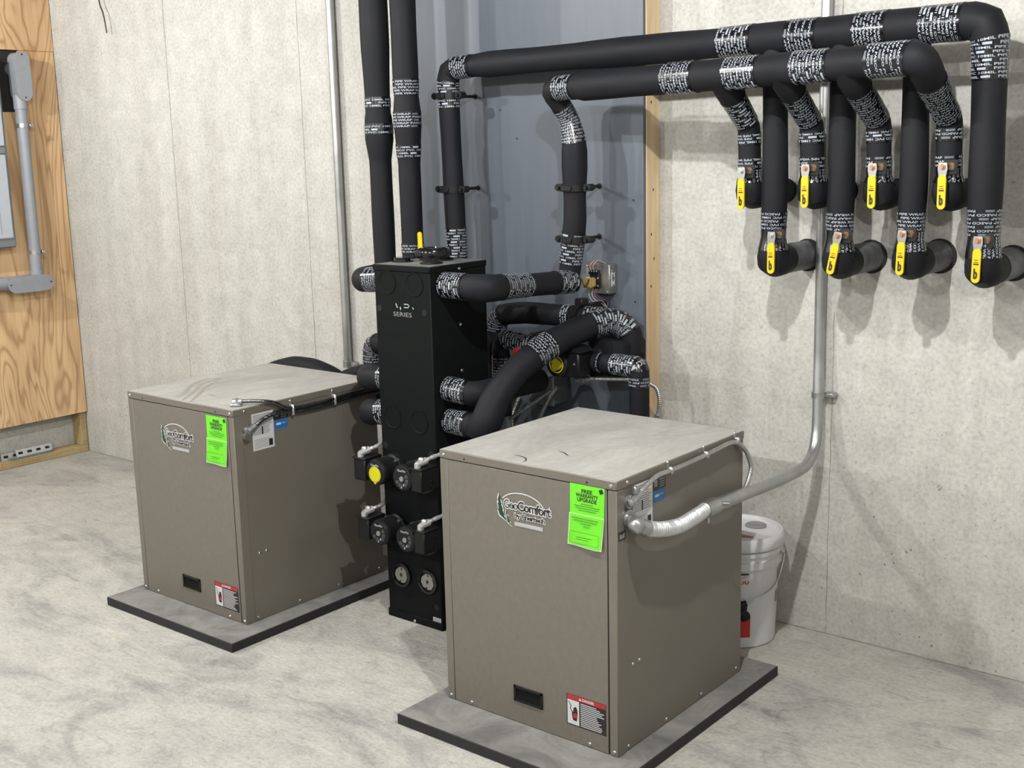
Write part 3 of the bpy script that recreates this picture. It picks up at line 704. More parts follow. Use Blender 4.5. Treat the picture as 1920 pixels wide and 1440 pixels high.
pk = obj('round_cap', bm, 'black_gloss', t, label='large rounded glossy black cap')
bm = BM()
for k in range(5):
    a = math.radians(-100+k*72); c = V((3.385, -.590, TH+.026))+V((math.cos(a), math.sin(a), 0))*.0655
    R = Matrix.Rotation(a, 3, 'Z'); box(bm, c-V((.003, .018, .009)), c+V((.003, .018, .009)), .002, rot=R)
obj('grip_recess', bm, 'black_plastic', pk)
t = thing('drain_valve', 'slim yellow lever sticking up just behind the black tower', 'valve', (3.215, -.47, 1.30))
bm = BM(); cyl(bm, (3.225, -.47, 1.22), (3.225, -.47, 1.315), .012, n=14); obj('valve_body', bm, 'brass', t)
bm = BM(); prism(bm, [(a, b) for b, a in stadium(.105, .017, 6)], (3.228, -.486, 1.362), (1, .35, 0), (-.02, 0, 1), .007); bmesh.ops.recalc_face_normals(bm, faces=bm.faces); obj('handle', bm, 'yellow', t)

# circulator pumps on the tower front
def pump(x, z, side, label, yellow=False):
    t = thing('circulator_pump', label, 'pump', (x, TY0, z), 'round circulator pumps on the tower')
    yd = -.893
    bm = BM(); lathe(bm, [(0, -.001), (.050, -.001), (.050, .018), (.042, .022), (.042, .030), (.047, .034), (.047, .082), (.048, .084), (.048, .094), (.045, .1005), (.040, .102), (0, .102)], (x, yf, z), (0, -1, 0), 36); obj('motor_housing', bm, 'black_plastic', t)
    bm = BM(); lathe(bm, [(.0415, 0), (.0405, .0016), (0, .0016)], (x, yf-.1015, z), (0, -1, 0), 32); fc = obj('face_plate', bm, 'pump_face', t)
    y0 = yf-.1035
    bm = BM(); put_text(bm, 'GeoFlo', (x, y0, z+.0235), (1, 0, 0), (0, 0, 1), width=.040, height=.0085, bold=.03, align='c')
    if not yellow:
        prism(bm, [(-.006, -.004), (.001, -.006), (.004, .001), (0, .005), (-.005, .003)], (x-.002, y0, z-.031), (1, 0, 0), (0, 0, 1), .0006); prism(bm, [(-.003, -.003), (.003, -.004), (.004, .003), (-.002, .004)], (x+.008, y0, z-.023), (1, 0, 0), (0, 0, 1), .0006)
    obj('lettering', bm, 'print', fc, smooth=False)
    bm = BM()
    if yellow:
        lathe(bm, [(.027, 0), (.026, .002), (0, .002)], (x, y0, z-.006), (0, -1, 0), 30); dd = obj('yellow_disc', bm, 'lime', fc, label='bright yellow round label')
        bm = BM(); lathe(bm, [(.0295, 0), (.0295, .0012), (.0275, .0012), (.0275, 0)], (x, y0, z-.006), (0, -1, 0), 30); box(bm, (x-.005, y0-.001, z-.041), (x+.005, y0, z-.035)); obj('label_ring', bm, 'lime', fc)
    else:
        lathe(bm, [(.0095, 0), (.009, .003), (0, .003)], (x, y0, z-.002), (0, -1, 0), 20); obj('centre_screw', bm, 'cast', fc)
        bm = BM()
        for k in range(5):
            a0 = math.radians(200+k*36 if k < 2 else 300+(k-2)*36)
            pts = [(r*math.cos(a), r*math.sin(a)) for r, a in ((.018, a0), (.033, a0), (.033, a0+.5), (.018, a0+.5))]
            prism(bm, pts, (x, y0, z-.002), (1, 0, 0), (0, 0, 1), .0006)
        bmesh.ops.recalc_face_normals(bm, faces=bm.faces); obj('dial_marking', bm, 'dial', fc, smooth=False)
    bm = BM()
    for k in range(4):
        a = math.radians(45+90*k); cyl(bm, (x+.047*math.cos(a), yf-.016, z+.047*math.sin(a)), (x+.047*math.cos(a), yf-.034, z+.047*math.sin(a)), .006, n=8)
    obj('flange_bolt', bm, 'zinc', t)
    xb0, xb1 = (x+.046, x+.096) if side > 0 else (x-.108, x-.050)
    bm = BM(); box(bm, (xb0, -.893, z-.040), (xb1, -.800, z+.042), .004); cb = obj('control_box', bm, 'black_plastic', t)
    bm = BM(); box(bm, (xb0-.004, -.897, z+.041), (xb1+.004, -.81, z+.046), .0015); obj('box_lid', bm, 'black_plastic', cb)
    if side > 0:
        bm = BM()
        tube(bm, Path([(xb1+.001, -.84, z-.012), (xb1+.02, -.86, z-.03), (xb1+.004, -.89, z-.038)], smooth=True), .003, n=6); dome(bm, (xb1, -.84, z-.004), (1, 0, 0), .006, .005); obj('wire_loop', bm, 'black_gloss', cb)
    xm = (xb0+xb1)/2; zc = z+.047
    bm = BM(); cyl(bm, (xm-.004, -.880, zc+.010), (xm+.004, -.842, zc+.018), .012, .013, n=14); cyl(bm, (xm-.004, -.878, zc-.002), (xm-.004, -.878, zc+.014), .012, n=12)
    box(bm, (xm-.013, -.868, zc+.016), (xm+.009, -.852, zc+.032), .004); obj('cable_connector', bm, 'galv', t)
    bm = BM(); p = Path([(xm+.002, -.845, zc+.018), (xm+.010, -.80, zc+.026), (xm+.022*side, -.72, zc+.030), (xm+.02*side, -.60, zc+.0)], smooth=True)
    tube(bm, p, lambda q: .0075+.0008*math.sin(q*1400), n=10); obj('armoured_cable', bm, 'galv', t)
pump(3.344, .587, -1, 'upper left round black pump with a bright yellow disc on its face', True)
pump(3.477, .587, 1, 'upper right round black pump on the tower, nearest the front cabinet')
pump(3.348, .363, -1, 'lower left round black pump on the tower, below the yellow disc')
pump(3.480, .363, 1, 'lower right round black pump on the tower, above the port plates')

# pipes at the tower
def side_pipe(name, label, pts, keys, bands, fillet=.055, nf=5, n=24, smooth=False, wob=.0006):
    t = thing(name, label, 'pipe', pts[0])
    p = Path(pts, fillet=fillet, nf=nf, smooth=smooth); r = radf(p, keys, wob)
    bandpipe('insulation', t, p, r, n=n)
    for a, b in bands: tape(p, r, a, b, t)
    return t, p, r
side_pipe('tower_outlet_pipe', 'insulated pipe leaving the tower top on the right, bent back to the grey board', [(3.553, -.718, 1.256), (3.737, -.718, 1.252), (3.768, -.262, 1.232)],
          [((3.553, -.718, 1.256), .043), ((3.66, -.718, 1.25), .044), ((3.735, -.7, 1.25), .048), ((3.75, -.58, 1.25), .041), ((3.765, -.3, 1.24), .041)],
          [((3.556, -.718, 1.256), (3.655, -.718, 1.254)), ((3.742, -.635, 1.25), (3.752, -.5, 1.245)), ((3.762, -.36, 1.238), (3.768, -.265, 1.234))])
side_pipe('tower_outlet_pipe', 'upper one of the two taped pipes low on the right of the tower', [(3.553, -.718, .888), (3.676, -.715, .880), (3.676, -.35, .870)],
          [((3.553, -.718, .888), .042), ((3.676, -.6, .88), .044)], [((3.556, -.718, .888), (3.585, -.718, .887)), ((3.598, -.718, .887), (3.640, -.718, .885))], .05)
hose = [(3.553, -.718, .772), (3.68, -.722, .770), (3.742, -.745, .785), (3.757, -.70, .868), (3.775, -.61, .952), (3.805, -.48, 1.02), (3.85, -.33, 1.070), (3.905, -.215, 1.088), (3.955, -.175, 1.05), (3.965, -.170, .97)]
side_pipe('curved_hose', 'thick black hose sweeping up from the tower foot to the grey board', hose,
          [((3.553, -.718, .772), .042), ((3.68, -.72, .77), .044), ((3.745, -.73, .80), .054), ((3.775, -.61, .95), .050), ((3.85, -.33, 1.07), .049), ((3.90, -.22, 1.088), .046), ((3.965, -.17, 1.0), .044)],
          [((3.556, -.718, .772), (3.655, -.72, .77)), ((3.792, -.54, .99), (3.812, -.455, 1.03)), ((3.868, -.29, 1.078), (3.955, -.175, 1.05))], smooth=True)
side_pipe('tower_inlet_pipe', 'insulated pipe at the upper left of the tower, bent back behind it', [(3.277, -.718, 1.262), (3.122, -.718, 1.250), (3.106, -.41, 1.262)],
          [((3.277, -.718, 1.262), .043), ((3.12, -.71, 1.25), .046), ((3.106, -.4, 1.262), .044)], [((3.272, -.718, 1.262), (3.175, -.718, 1.255))], .06)
side_pipe('tower_inlet_pipe', 'higher one of the two stub elbows low on the left of the tower', [(3.277, -.718, .898), (3.128, -.718, .884), (3.118, -.44, .872), (2.90, -.375, .850), (2.62, -.375, .762), (2.30, -.375, .45)],
          [((3.277, -.718, .9), .044), ((3.13, -.71, .88), .049), ((2.92, -.36, .85), .040), ((2.3, -.36, .45), .040)], [((3.272, -.718, .898), (3.225, -.718, .893)), ((3.09, -.44, .87), (3.0, -.40, .86))], [.06, .09, .09, .09])
side_pipe('tower_inlet_pipe', 'lower one of the two stub elbows low on the left of the tower', [(3.277, -.722, .772), (3.135, -.722, .752), (3.125, -.60, .735), (3.20, -.56, .60)],
          [((3.277, -.72, .77), .045), ((3.135, -.71, .75), .050), ((3.2, -.56, .6), .044)], [((3.272, -.722, .772), (3.225, -.722, .765)), ((3.13, -.58, .71), (3.19, -.565, .62))], [.06, .05])
side_pipe('rear_hose', 'black hose humped up behind the left taupe cabinet', [(1.95, -.43, .55), (2.14, -.39, .725), (2.30, -.38, .787), (2.40, -.38, .797), (2.50, -.38, .788), (2.62, -.375, .745), (2.80, -.37, .62)],
          [((1.95, -.43, .55), .048), ((2.8, -.37, .6), .048)], [], smooth=True)
side_pipe('taped_elbow_pipe', 'tape covered vertical pipe showing just left of the tower', [(2.951, -.40, .952), (2.858, -.40, .945), (2.850, -.40, .62)],
          [((2.95, -.4, .95), .043), ((2.85, -.4, .62), .043)], [((2.88, -.40, .945), (2.851, -.40, .80))], .03, 2)
side_pipe('taped_elbow_pipe', 'small taped elbow at mid height on the tower left side', [(3.277, -.60, 1.145), (3.158, -.60, 1.140), (3.135, -.45, 1.12)],
          [((3.277, -.6, 1.14), .036), ((3.14, -.5, 1.12), .036)], [((3.25, -.60, 1.144), (3.14, -.56, 1.135))], .045)
side_pipe('wall_crossing_pipe', 'horizontal insulated pipe along the grey board below the relay box', [(3.395, -.262, .70), (3.402, -.262, 1.085), (3.55, -.262, 1.103), (3.80, -.258, 1.104), (3.90, -.22, 1.098)],
          [((3.4, -.262, .7), .036), ((3.4, -.26, 1.08), .040), ((3.6, -.26, 1.1), .042), ((3.9, -.22, 1.1), .036)], [((3.402, -.262, 1.03), (3.44, -.262, 1.095)), ((3.735, -.26, 1.104), (3.775, -.26, 1.104)), ((3.82, -.25, 1.103), (3.89, -.222, 1.1))], [.06, .03, .03])
t = thing('pipe_clamp', 'small black clamp on the horizontal pipe below the relay box', 'clamp', (3.80, -.11, 1.12))
bm = BM(); lathe(bm, [(.040, -.011), (.049, -.012), (.049, .012), (.040, .011)], (3.802, -.257, 1.104), (1, -.05, 0), 26); obj('ring', bm, 'black_plastic', t)
bm = BM(); box(bm, (3.785, -.275, 1.146), (3.82, -.23, 1.172), .004); box(bm, (3.79, -.257, 1.13), (3.815, -.108, 1.148), .002); obj('bracket', bm, 'black_plastic', t)
t, p, r = side_pipe('taped_tee_pipe', 'taped pipe with a red knob partly hidden behind the curved hose', [(3.455, -.30, .70), (3.452, -.30, .975), (3.475, -.30, 1.00), (3.62, -.285, .985)],
          [((3.45, -.3, .7), .035), ((3.6, -.29, .98), .034)], [((3.453, -.30, .76), (3.452, -.30, .93)), ((3.47, -.30, .99), (3.60, -.287, .987))], [.02, .03], 3)
bm = BM(); lathe(bm, [(0, 0), (.012, 0), (.012, .014), (.030, .018), (.031, .034), (.022, .040), (0, .040)], (3.575, -.32, .955), (.3, -1, 0), 20); obj('red_knob', bm, 'knob_red', t, label='round red plastic knob')

# board circulator with yellow disc, tee pipe
t = thing('board_pump', 'dark boxy pump with a yellow disc on the grey board, right of the hose', 'pump', (3.9, -.107, .95))
bm = BM(); prism(bm, [(3.835, 1.010), (3.855, 1.028), (3.975, 1.024), (3.985, 1.012), (3.985, .900), (3.975, .880), (3.85, .875), (3.835, .89)], (0, -.255, 0), (1, 0, 0), (0, 0, 1), -.145); bmesh.ops.recalc_face_normals(bm, faces=bm.faces)
box(bm, (3.85, -.272, .915), (3.90, -.11, .995), .012); obj('pump_shell', bm, 'foam', t, smooth=False)
bm = BM(); lathe(bm, [(0, 0), (.052, 0), (.052, .05), (.047, .055), (.047, .085), (.040, .090), (0, .090)], (3.785, -.300, .945), (0, -1, 0), 30); box(bm, (3.77, -.31, .92), (3.86, -.20, .97), .004); obj('motor', bm, 'black_plastic', t)
bm = BM(); box(bm, (3.800, -.375, .900), (3.875, -.292, .993), .006); cb = obj('control_box', bm, 'black_plastic', t)
bm = BM(); prism(bm, [(-.045, 0), (-.03, .012), (.0, .020), (.03, .014), (.047, 0)], (3.838, -.38, .993), (1, 0, 0), (0, 0, 1), -.085); bmesh.ops.recalc_face_normals(bm, faces=bm.faces); obj('box_hood', bm, 'foam', cb, smooth=False)
bm = BM(); dome(bm, (3.855, -.375, .95), (0, -1, 0), .005, .004); obj('screw', bm, 'zinc', cb)
bm = BM(); pts = [(.022*math.cos(a)*(1+.10*math.cos(3*a)), .022*math.sin(a)*(1+.10*math.cos(3*a))) for a in [2*math.pi*k/30 for k in range(30)]]
prism(bm, pts, (3.787, -.390, .945), (1, 0, 0), (0, 0, 1), .003); obj('yellow_disc', bm, 'lime', t, label='yellow disc on the pump face')
bm = BM(); lathe(bm, [(.031, 0), (.031, .002), (.027, .002), (.027, 0)], (3.787, -.390, .945), (0, -1, 0), 28); obj('disc_ring', bm, 'lime', t)
t, p, r = side_pipe('taped_tee_pipe', 'tape wrapped pipe stub bending down at the right edge of the grey board', [(3.895, -.30, .952), (4.082, -.30, .950), (4.086, -.30, .52), (4.086, -.30, .05)],
          [((3.9, -.3, .95), .034), ((4.08, -.3, .94), .036), ((4.086, -.3, .84), .036), ((4.086, -.3, .5), .036)], [((3.915, -.30, .951), (3.94, -.30, .951)), ((3.965, -.30, .951), (4.083, -.30, .93)), ((4.085, -.30, .925), (4.086, -.30, .872))], [.012, .02], 2)

# relay box
t = thing('relay_box', 'small galvanised relay box with a gold transformer on the grey board', 'electrical box', (3.80, -.107, 1.23))
bm = BM(); box(bm, (3.752, -.152, 1.178), (3.858, -.1072, 1.287), .002); rb = obj('steel_box', bm, 'zinc', t)
bm = BM()
for z in (1.205, 1.235, 1.262): cyl(bm, (3.8582, -.130, z), (3.8595, -.130, z), .0075, n=14)
obj('knockout', bm, 'emt', rb)
bm = BM(); box(bm, (3.858, -.142, 1.205), (3.8588, -.120, 1.258)); lb = obj('paper_label', bm, 'white', t, smooth=False)
bm = BM(); box(bm, (3.8588, -.134, 1.225), (3.8592, -.128, 1.25)); obj('label_print', bm, 'ink', lb, smooth=False)
bm = BM(); box(bm, (3.778, -.166, 1.198), (3.820, -.1522, 1.256), .002)
for k in range(4): box(bm, (3.776+k*.011, -.170, 1.250), (3.782+k*.011, -.152, 1.266))
bs = obj('relay_base', bm, 'black_plastic', t)
bm = BM()
for k in range(4): dome(bm, (3.779+k*.011, -.168, 1.262), (0, -1, 0.3), .0035, .003)
for z in (1.236, 1.208): dome(bm, (3.815, -.166, z), (0, -1, 0), .004, .003)
obj('terminal', bm, 'zinc', bs)
bm = BM(); box(bm, (3.768, -.205, 1.203), (3.810, -.166, 1.240), .005, seg=2); tr = obj('transformer', bm, 'gold', t, label='shiny gold transformer block')
bm = BM()
for s in (-1, 1): box(bm, (3.787+s*.010-.004, -.207, 1.206), (3.787+s*.010+.004, -.2045, 1.237), .001, rot=Matrix.Rotation(s*.5, 3, 'Y'))
obj('coil_frame', bm, 'brass', tr)
for k, (x0, mt) in enumerate(((3.780, 'wire_red'), (3.786, 'wire_white'), (3.792, 'wire_red'), (3.800, 'wire_white'))):
    bm = BM(); tube(bm, Path([(x0, -.168, 1.266), (x0+.004, -.178, 1.285), (x0+.014, -.165, 1.301), (x0+.022, -.135, 1.292), (x0+.022, -.125, 1.287)], smooth=True), .0013, n=6); obj('upper_wire', bm, mt, t)
for k, (x0, mt) in enumerate(((3.775, 'wire_white'), (3.79, 'wire_white'), (3.802, 'wire_red'), (3.812, 'wire'))):
    bm = BM(); tube(bm, Path([(x0, -.160, 1.20), (x0+.003, -.172, 1.175), (x0+.018, -.168, 1.150+.004*k), (x0+.030+.004*k, -.150, 1.150), (3.83+.005*k, -.14, 1.13), (3.84, -.13, 1.12)], smooth=True), .0013, n=6); obj('lower_wire', bm, mt, t)
for x, z in ((3.848, 1.186), (3.76, 1.278)):
    bm = BM(); dome(bm, (x, -.152, z), (0, -1, 0), .005, .004); obj('screw', bm, 'emt', t)

# junction box and flexible conduits low on the grey board
t = thing('junction_box', 'dim grey junction box low on the grey board beside the hose', 'electrical box', (3.57, -.107, .80))
bm = BM(); box(bm, (3.515, -.200, .742), (3.628, -.1072, .846), .003); obj('steel_box', bm, 'encl', t)
bm = BM(); box(bm, (3.512, -.206, .738), (3.632, -.2005, .852), .003); obj('cover_plate', bm, 'encl', t)
bm = BM()
for x, z in ((3.52, .842), (3.624, .842), (3.52, .748)): dome(bm, (x, -.206, z), (0, -1, 0), .005, .003)
obj('screw', bm, 'zinc', t)
def flex(name, label, pts, r=.009, conn=None, mat='alu', rib=.0006, n=10):
    t = thing(name, label, 'cable', pts[0])
    p = Path(pts, smooth=True); p = Path([V(x) for x in p.p], fillet=.001, step=.0022, nf=1)
    bm = BM(); tube(bm, p, lambda q: r+rib*math.sin(q*900), n=n); obj('armour', bm, mat, t)
    for c, d in (conn or []):
        bm = BM(); cyl(bm, c, V(c)+V(d), r*1.7, r*1.5, n=12); cyl(bm, V(c)+V(d)*.35, V(c)+V(d)*.6, r*2.1, n=6); obj('connector', bm, 'zinc', t)
    return t
flex('flexible_conduit', 'bright flexible conduit running level from the board pump to the taped stub', [(3.795, -.285, .873), (3.85, -.285, .882), (3.95, -.288, .892), (4.06, -.292, .902)], .0075, [((3.80, -.285, .874), (.05, 0, .008))])
flex('flexible_conduit', 'flexible conduit loop at the foot of the pale stud by the taped stub', [(4.056, -.20, .875), (4.085, -.19, .855), (4.098, -.19, .815), (4.094, -.19, .77), (4.085, -.19, .72), (4.07, -.19, .60), (4.06, -.18, .3), (4.06, -.16, .012)], .0085, [((4.092, -.19, .76), (-.004, 0, -.05))])
flex('flexible_conduit', 'leftmost flexible conduit dropping from the junction box edge', [(3.512, -.18, .800), (3.48, -.21, .775), (3.455, -.23, .715), (3.45, -.24, .66), (3.46, -.24, .5)], .0075)
flex('flexible_conduit', 'middle flexible conduit slanting across the junction box', [(3.62, -.205, .800), (3.56, -.222, .755), (3.49, -.245, .705), (3.45, -.255, .675)], .0075)
flex('flexible_conduit', 'dull flexible conduit right of the junction box, dropping behind the cabinet', [(3.66, -.22, .82), (3.62, -.22, .77), (3.58, -.22, .70), (3.55, -.22, .62), (3.54, -.22, .5)], .0085, mat='zinc')

# ------------------------------------------------------------------ heat pump cabinets
CW, CD, CH, PZ = .642, .7057, .8009, .035
def strip_lines(bm, x0, x1, z0, z1, n, place, jag=.25, th=.45):
    for k in range(n):
        z = z1-(k+.5)*(z1-z0)/n; h = (z1-z0)/n*th; xe = x1-(x1-x0)*random.uniform(0, jag)
        place(bm, x0, xe, z-h/2, z+h/2)
def cabinet(x0, y0, which, label):
    t = thing('heat_pump', label, 'heat pump', (x0+CW/2, y0+CD/2, PZ), 'taupe heat pump cabinets')
    x1, y1, z1 = x0+CW, y0+CD, PZ+CH; LIP = .027
    bm = BM(); box(bm, (x0+.004, y0+.010, PZ), (x1-.0025, y1-.002, z1-.01), .002); obj('side_shell', bm, 'taupe', t)
    bm = BM(); box(bm, (x0+.0035, y0+.0055, PZ+.001), (x1-.0035, y0+.011, z1-LIP)); obj('front_gap', bm, 'gap', t, smooth=False)
    bm = BM(); box(bm, (x0, y0, z1-LIP), (x1, y1, z1), .003)
    bm.normal_update()
    for f in bm.faces: f.material_index = 1 if f.normal.z > .9 else 0
    lid = obj('lid', bm, ['taupe', 'dust_top'], t)
    # wipe marks left in the dust
    marks = [([(.285, .022), (.221, .11), (.138, .192), (.072, .303), (.096, .376)], .010), ([(.341, .008), (.233, .144), (.134, .245), (.113, .317), (.113, .363)], .008), ([(.388, .008), (.287, .126), (.207, .208), (.138, .321)], .009), ([(.333, .129), (.378, .132)], .005), ([(.104, .429), (.134, .429)], .005)] if which == 1 else \
        [([(.234, .068), (.25, .071), (.281, .062), (.302, .04), (.305, .021)], .0025), ([(.314, .181), (.343, .17), (.375, .147)], .0025)]
    for pts_, hw in marks:
        bm = BM()
        q = Path([V((x0+a, y0+b, z1+.0004)) for a, b in pts_], smooth=True); nn = len(q.p); prev = None
        for k in range(nn):
            pp = V(q.p[k]); tt = V(q.T[k]); side = V((-tt.y, tt.x, 0))*hw*(.25+.75*math.sin(math.pi*(k+.5)/nn)); cur = (bm.verts.new(pp-side), bm.verts.new(pp+side))
            if prev: bm.faces.new((prev[0], cur[0], cur[1], prev[1]))
            prev = cur
        obj('wipe_mark', bm, 'wipe' if which == 1 else 'gap', lid, smooth=False)
    bm = BM(); box(bm, (x0+.001, y0+.001, PZ), (x0+.0305, y0+.03, z1-LIP-.001), .0018); obj('corner_post', bm, 'taupe', t)
    bm = BM(); box(bm, (x1-.0295, y0+.001, PZ), (x1-.0005, y0+.04, z1-LIP-.001), .0018); obj('corner_post', bm, 'taupe', t)
    bm = BM(); box(bm, (x0+.0315, y0+.0012, PZ+.001), (x0+.6085, y0+.006, z1-LIP-.0015), .0012); fp = obj('front_panel', bm, 'front', t)
    # handle
    hx0, hx1, hz0, hz1 = x0+.269, x0+.377, PZ+.068, PZ+.119; yf = y0+.0012
    bm = BM()
    box(bm, (hx0, yf-.004, hz0), (hx0+.008, yf, hz1), .001); box(bm, (hx1-.008, yf-.004, hz0), (hx1, yf, hz1), .001)
    box(bm, (hx0, yf-.004, hz1-.009), (hx1, yf, hz1), .001); box(bm, (hx0, yf-.004, hz0), (hx1, yf, hz0+.006), .001)
    hd = obj('recessed_handle', bm, 'black_plastic', fp)
    bm = BM(); prism(bm, [(0, 0), (.0036, 0), (.0008, .018), (.0006, .036), (0, .036)], (hx0+.008, yf, hz0+.006), (0, -1, 0), (0, 0, 1), -(hx1-hx0-.016)); bmesh.ops.recalc_face_normals(bm, faces=bm.faces); obj('scoop', bm, 'black_steel', hd, smooth=False)
    # front decals; local plane helper
    def pl(bm, xa, xb, za, zb, lift=.0006, th=.0004): box(bm, (x0+xa, yf-lift-th, PZ+za), (x0+xb, yf-lift, PZ+zb))
    ex, ez = V((1, 0, 0)), V((0, 0, 1))
    ox = 0 if which == 2 else -.018; oz = 0 if which == 2 else -.006
    def at(x, z, lift): return V((x0+x+ox, yf-lift, PZ+z+oz))
    # brand mark: two firs, an arc, two lines of words
    fir1 = [(.0, .073), (.004, .060), (.0025, .058), (.0085, .045), (.006, .043), (.013, .030), (.010, .028), (.019, .012), (.0155, .011), (.027, -.004), (.0, .012), (-.006, .028), (-.0025, .030), (-.0065, .046), (-.003, .047), (-.005, .058)]
    fir2 = [(.0, .038), (.003, .027), (.0015, .026), (.007, .016), (.0045, .015), (.014, .004), (.0105, .003), (.019, -.008), (.005, .002), (.0015, .012), (.0035, .013), (-.001, .026)]
    def grow(pts, d):
        cx = sum(p[0] for p in pts)/len(pts); cz = sum(p[1] for p in pts)/len(pts)
        return [(p[0]+d*(1 if p[0] > cx else -1), p[1]+d*(1 if p[1] > cz else -1)*1.2) for p in pts]
    bm = BM(); prism(bm, grow(fir1, .0035), at(.232, .626, .0008), ex, ez, .0003); prism(bm, grow(fir2, .003), at(.257, .619, .0008), ex, ez, .0003)
    th = [math.radians(a) for a in range(152, 14, -6)]
    outer = [(.083*math.cos(a), .047*math.sin(a)) for a in th]; inner = [(.0795*math.cos(a), .0435*math.sin(a)) for a in th]
    prism(bm, outer[::-1]+inner, at(.316, .668, .0008), ex, ez, .0003)
    for wd_, lx, lz, lw_, lh_, bo in WORDS: put_scaled(bm, wd_, at(lx, lz, .0012), ex, ez, lw_, lh_, .095 if lh_ > .02 else .11)
    bmesh.ops.recalc_face_normals(bm, faces=bm.faces); lg = obj('brand_backing', bm, 'white', fp, smooth=False, label='white outlined brand mark')
    bm = BM(); prism(bm, fir1, at(.232, .626, .0013), ex, ez, .0003); prism(bm, fir2, at(.257, .619, .0013), ex, ez, .0003); obj('fir_trees', bm, 'fir', lg, smooth=False)
    bm = BM()
    for wd_, lx, lz, lw_, lh_, bo in WORDS: put_scaled(bm, wd_, at(lx, lz, .0017), ex, ez, lw_, lh_, bo)
    obj('brand_lettering', bm, 'ink', lg, smooth=False)
    bm = BM(); pl(bm, .287+ox, .390+ox, .6145+oz, .6265+oz, .0010); br = obj('tagline_strip', bm, 'greyfoil', fp, smooth=False)
    bm = BM(); put_text(bm, 'Live comfortably.', at(.291, .6165, .0018), ex, ez, width=.094, height=.009); obj('tagline_lettering', bm, 'white', br, smooth=False)
    # green notice: two sheets, the lower lifting away at the foot
    gz = 0 if which == 2 else -.008
    bm = BM(); g = lambda x, z, l: bm.verts.new((x0+x, yf-l, PZ+z+gz))
    a = [g(.488, .775, .0015), g(.604, .775, .0015), g(.601, .680, .0018), g(.487, .685, .0018)]; bm.faces.new(a)
    r = bmesh.ops.extrude_face_region(bm, geom=bm.faces[:]); bmesh.ops.translate(bm, vec=(0, .0006, 0), verts=[q for q in r['geom'] if isinstance(q, bmesh.types.BMVert)]); bmesh.ops.recalc_face_normals(bm, faces=bm.faces)
    nt_ = obj('green_notice', bm, 'green', fp, smooth=False, label='neon green notice sheet')
    bm = BM()
    for k, (s, wd) in enumerate((('FREE', .036), ('WARRANTY', .075), ('UPGRADE', .065))):
        put_text(bm, s, (x0+.545, yf-.0021, PZ+.7515+gz-k*.0125), ex, ez, width=wd, height=.0115, bold=.03, align='c')
    prism(bm, [(-.008, .003), (.003, .008), (.008, -.003), (-.003, -.008)], (x0+.5925, yf-.0017, PZ+.7645+gz), ex, ez, .0005)
    obj('notice_heading', bm, 'ink', nt_, smooth=False)
    bm = BM()
    def gl(bm, xa, xb, za, zb): box(bm, (x0+xa, yf-.0023, PZ+za+gz), (x0+xb, yf-.0020, PZ+zb+gz))
    for k, (c, wd) in enumerate(((.545, .04), (.545, .086), (.545, .078), (.545, .06))): gl(bm, c-wd/2, c+wd/2, .7195-k*.0062, .7215-k*.0062)
    obj('notice_small_print', bm, 'green_ink', nt_, smooth=False)
    # lower sheet (bows out from the panel)
    def lower(mat, name, par, xa, xb, za, zb, lift, dl=0):
        bm = BM(); G = []
        for i in range(7):
            z = zb+(za-zb)*i/6; row = []
            for j in range(6):
                u = j/5; x = xa+(xb-xa)*u+.006*(i/6)*(-1); bow = lift+.006*(i/6)**2*(.5+.5*math.cos(u*5+which))+dl
                row.append(bm.verts.new((x0+x, yf-bow, PZ+z+gz-.004*u*(i/6)*math.sin(u*3))))
            G.append(row)
        for i in range(6):
            for j in range(5): bm.faces.new((G[i][j], G[i+1][j], G[i+1][j+1], G[i][j+1]))
        r = bmesh.ops.extrude_face_region(bm, geom=bm.faces[:]); bmesh.ops.translate(bm, vec=(0, .0004, 0), verts=[q for q in r['geom'] if isinstance(q, bmesh.types.BMVert)]); bmesh.ops.recalc_face_normals(bm, faces=bm.faces)
        return obj(name, bm, mat, par)
    lw = lower('green_pale', 'clear_pouch', fp, .485, .602, .598, .691, .0030)
    sh = lower('green', 'folded_sheet', lw, .489, .599, .603, .6885, .0030, .0012)
    bm = BM(); yb = yf-.0105
    for k, (c, wd) in enumerate(((.540, .088), (.540, .08), (.543, .036), (.545, .02))): box(bm, (x0+c-wd/2, yf-.0058-k*.0002, PZ+.6785-k*.0075+gz), (x0+c+wd/2, yf-.0055-k*.0002, PZ+.6803-k*.0075+gz))
    rr_ = rrect(.098, .034, .006); ri = rrect(.096, .032, .0055)
    for k in range(len(rr_)):
        k2 = (k+1) % len(rr_); c = V((x0+.5395, yf-.0108, PZ+.6245+gz))
        q = [bm.verts.new(c+V((a, 0, b))) for a, b in (rr_[k], rr_[k2], ri[k2], ri[k])]; bm.faces.new(q)
    for k in range(2): box(bm, (x0+.512, yf-.0112, PZ+.626-k*.006+gz), (x0+.565-.01*k, yf-.0109, PZ+.6275-k*.006+gz))
    obj('sheet_print', bm, 'green_ink', lw, smooth=False)
    # danger label
    dz = 0 if which == 2 else -.014
    bm = BM(); pl(bm, .464, .601, .053+dz, .147+dz, .0005); dl = obj('danger_label', bm, 'ink', fp, smooth=False, label='black, white and red danger label')
    def p2(bm, xa, xb, za, zb, l=.0010): box(bm, (x0+xa, yf-l-.0003, PZ+za+dz), (x0+xb, yf-l, PZ+zb+dz))
    bm = BM(); p2(bm, .467, .600, .1325, .1460); obj('red_band', bm, 'red', dl, smooth=False)
    bm = BM(); put_text(bm, 'DANGER', (x0+.519, yf-.0015, PZ+.1348+dz), ex, ez, width=.042, height=.009, bold=.03)
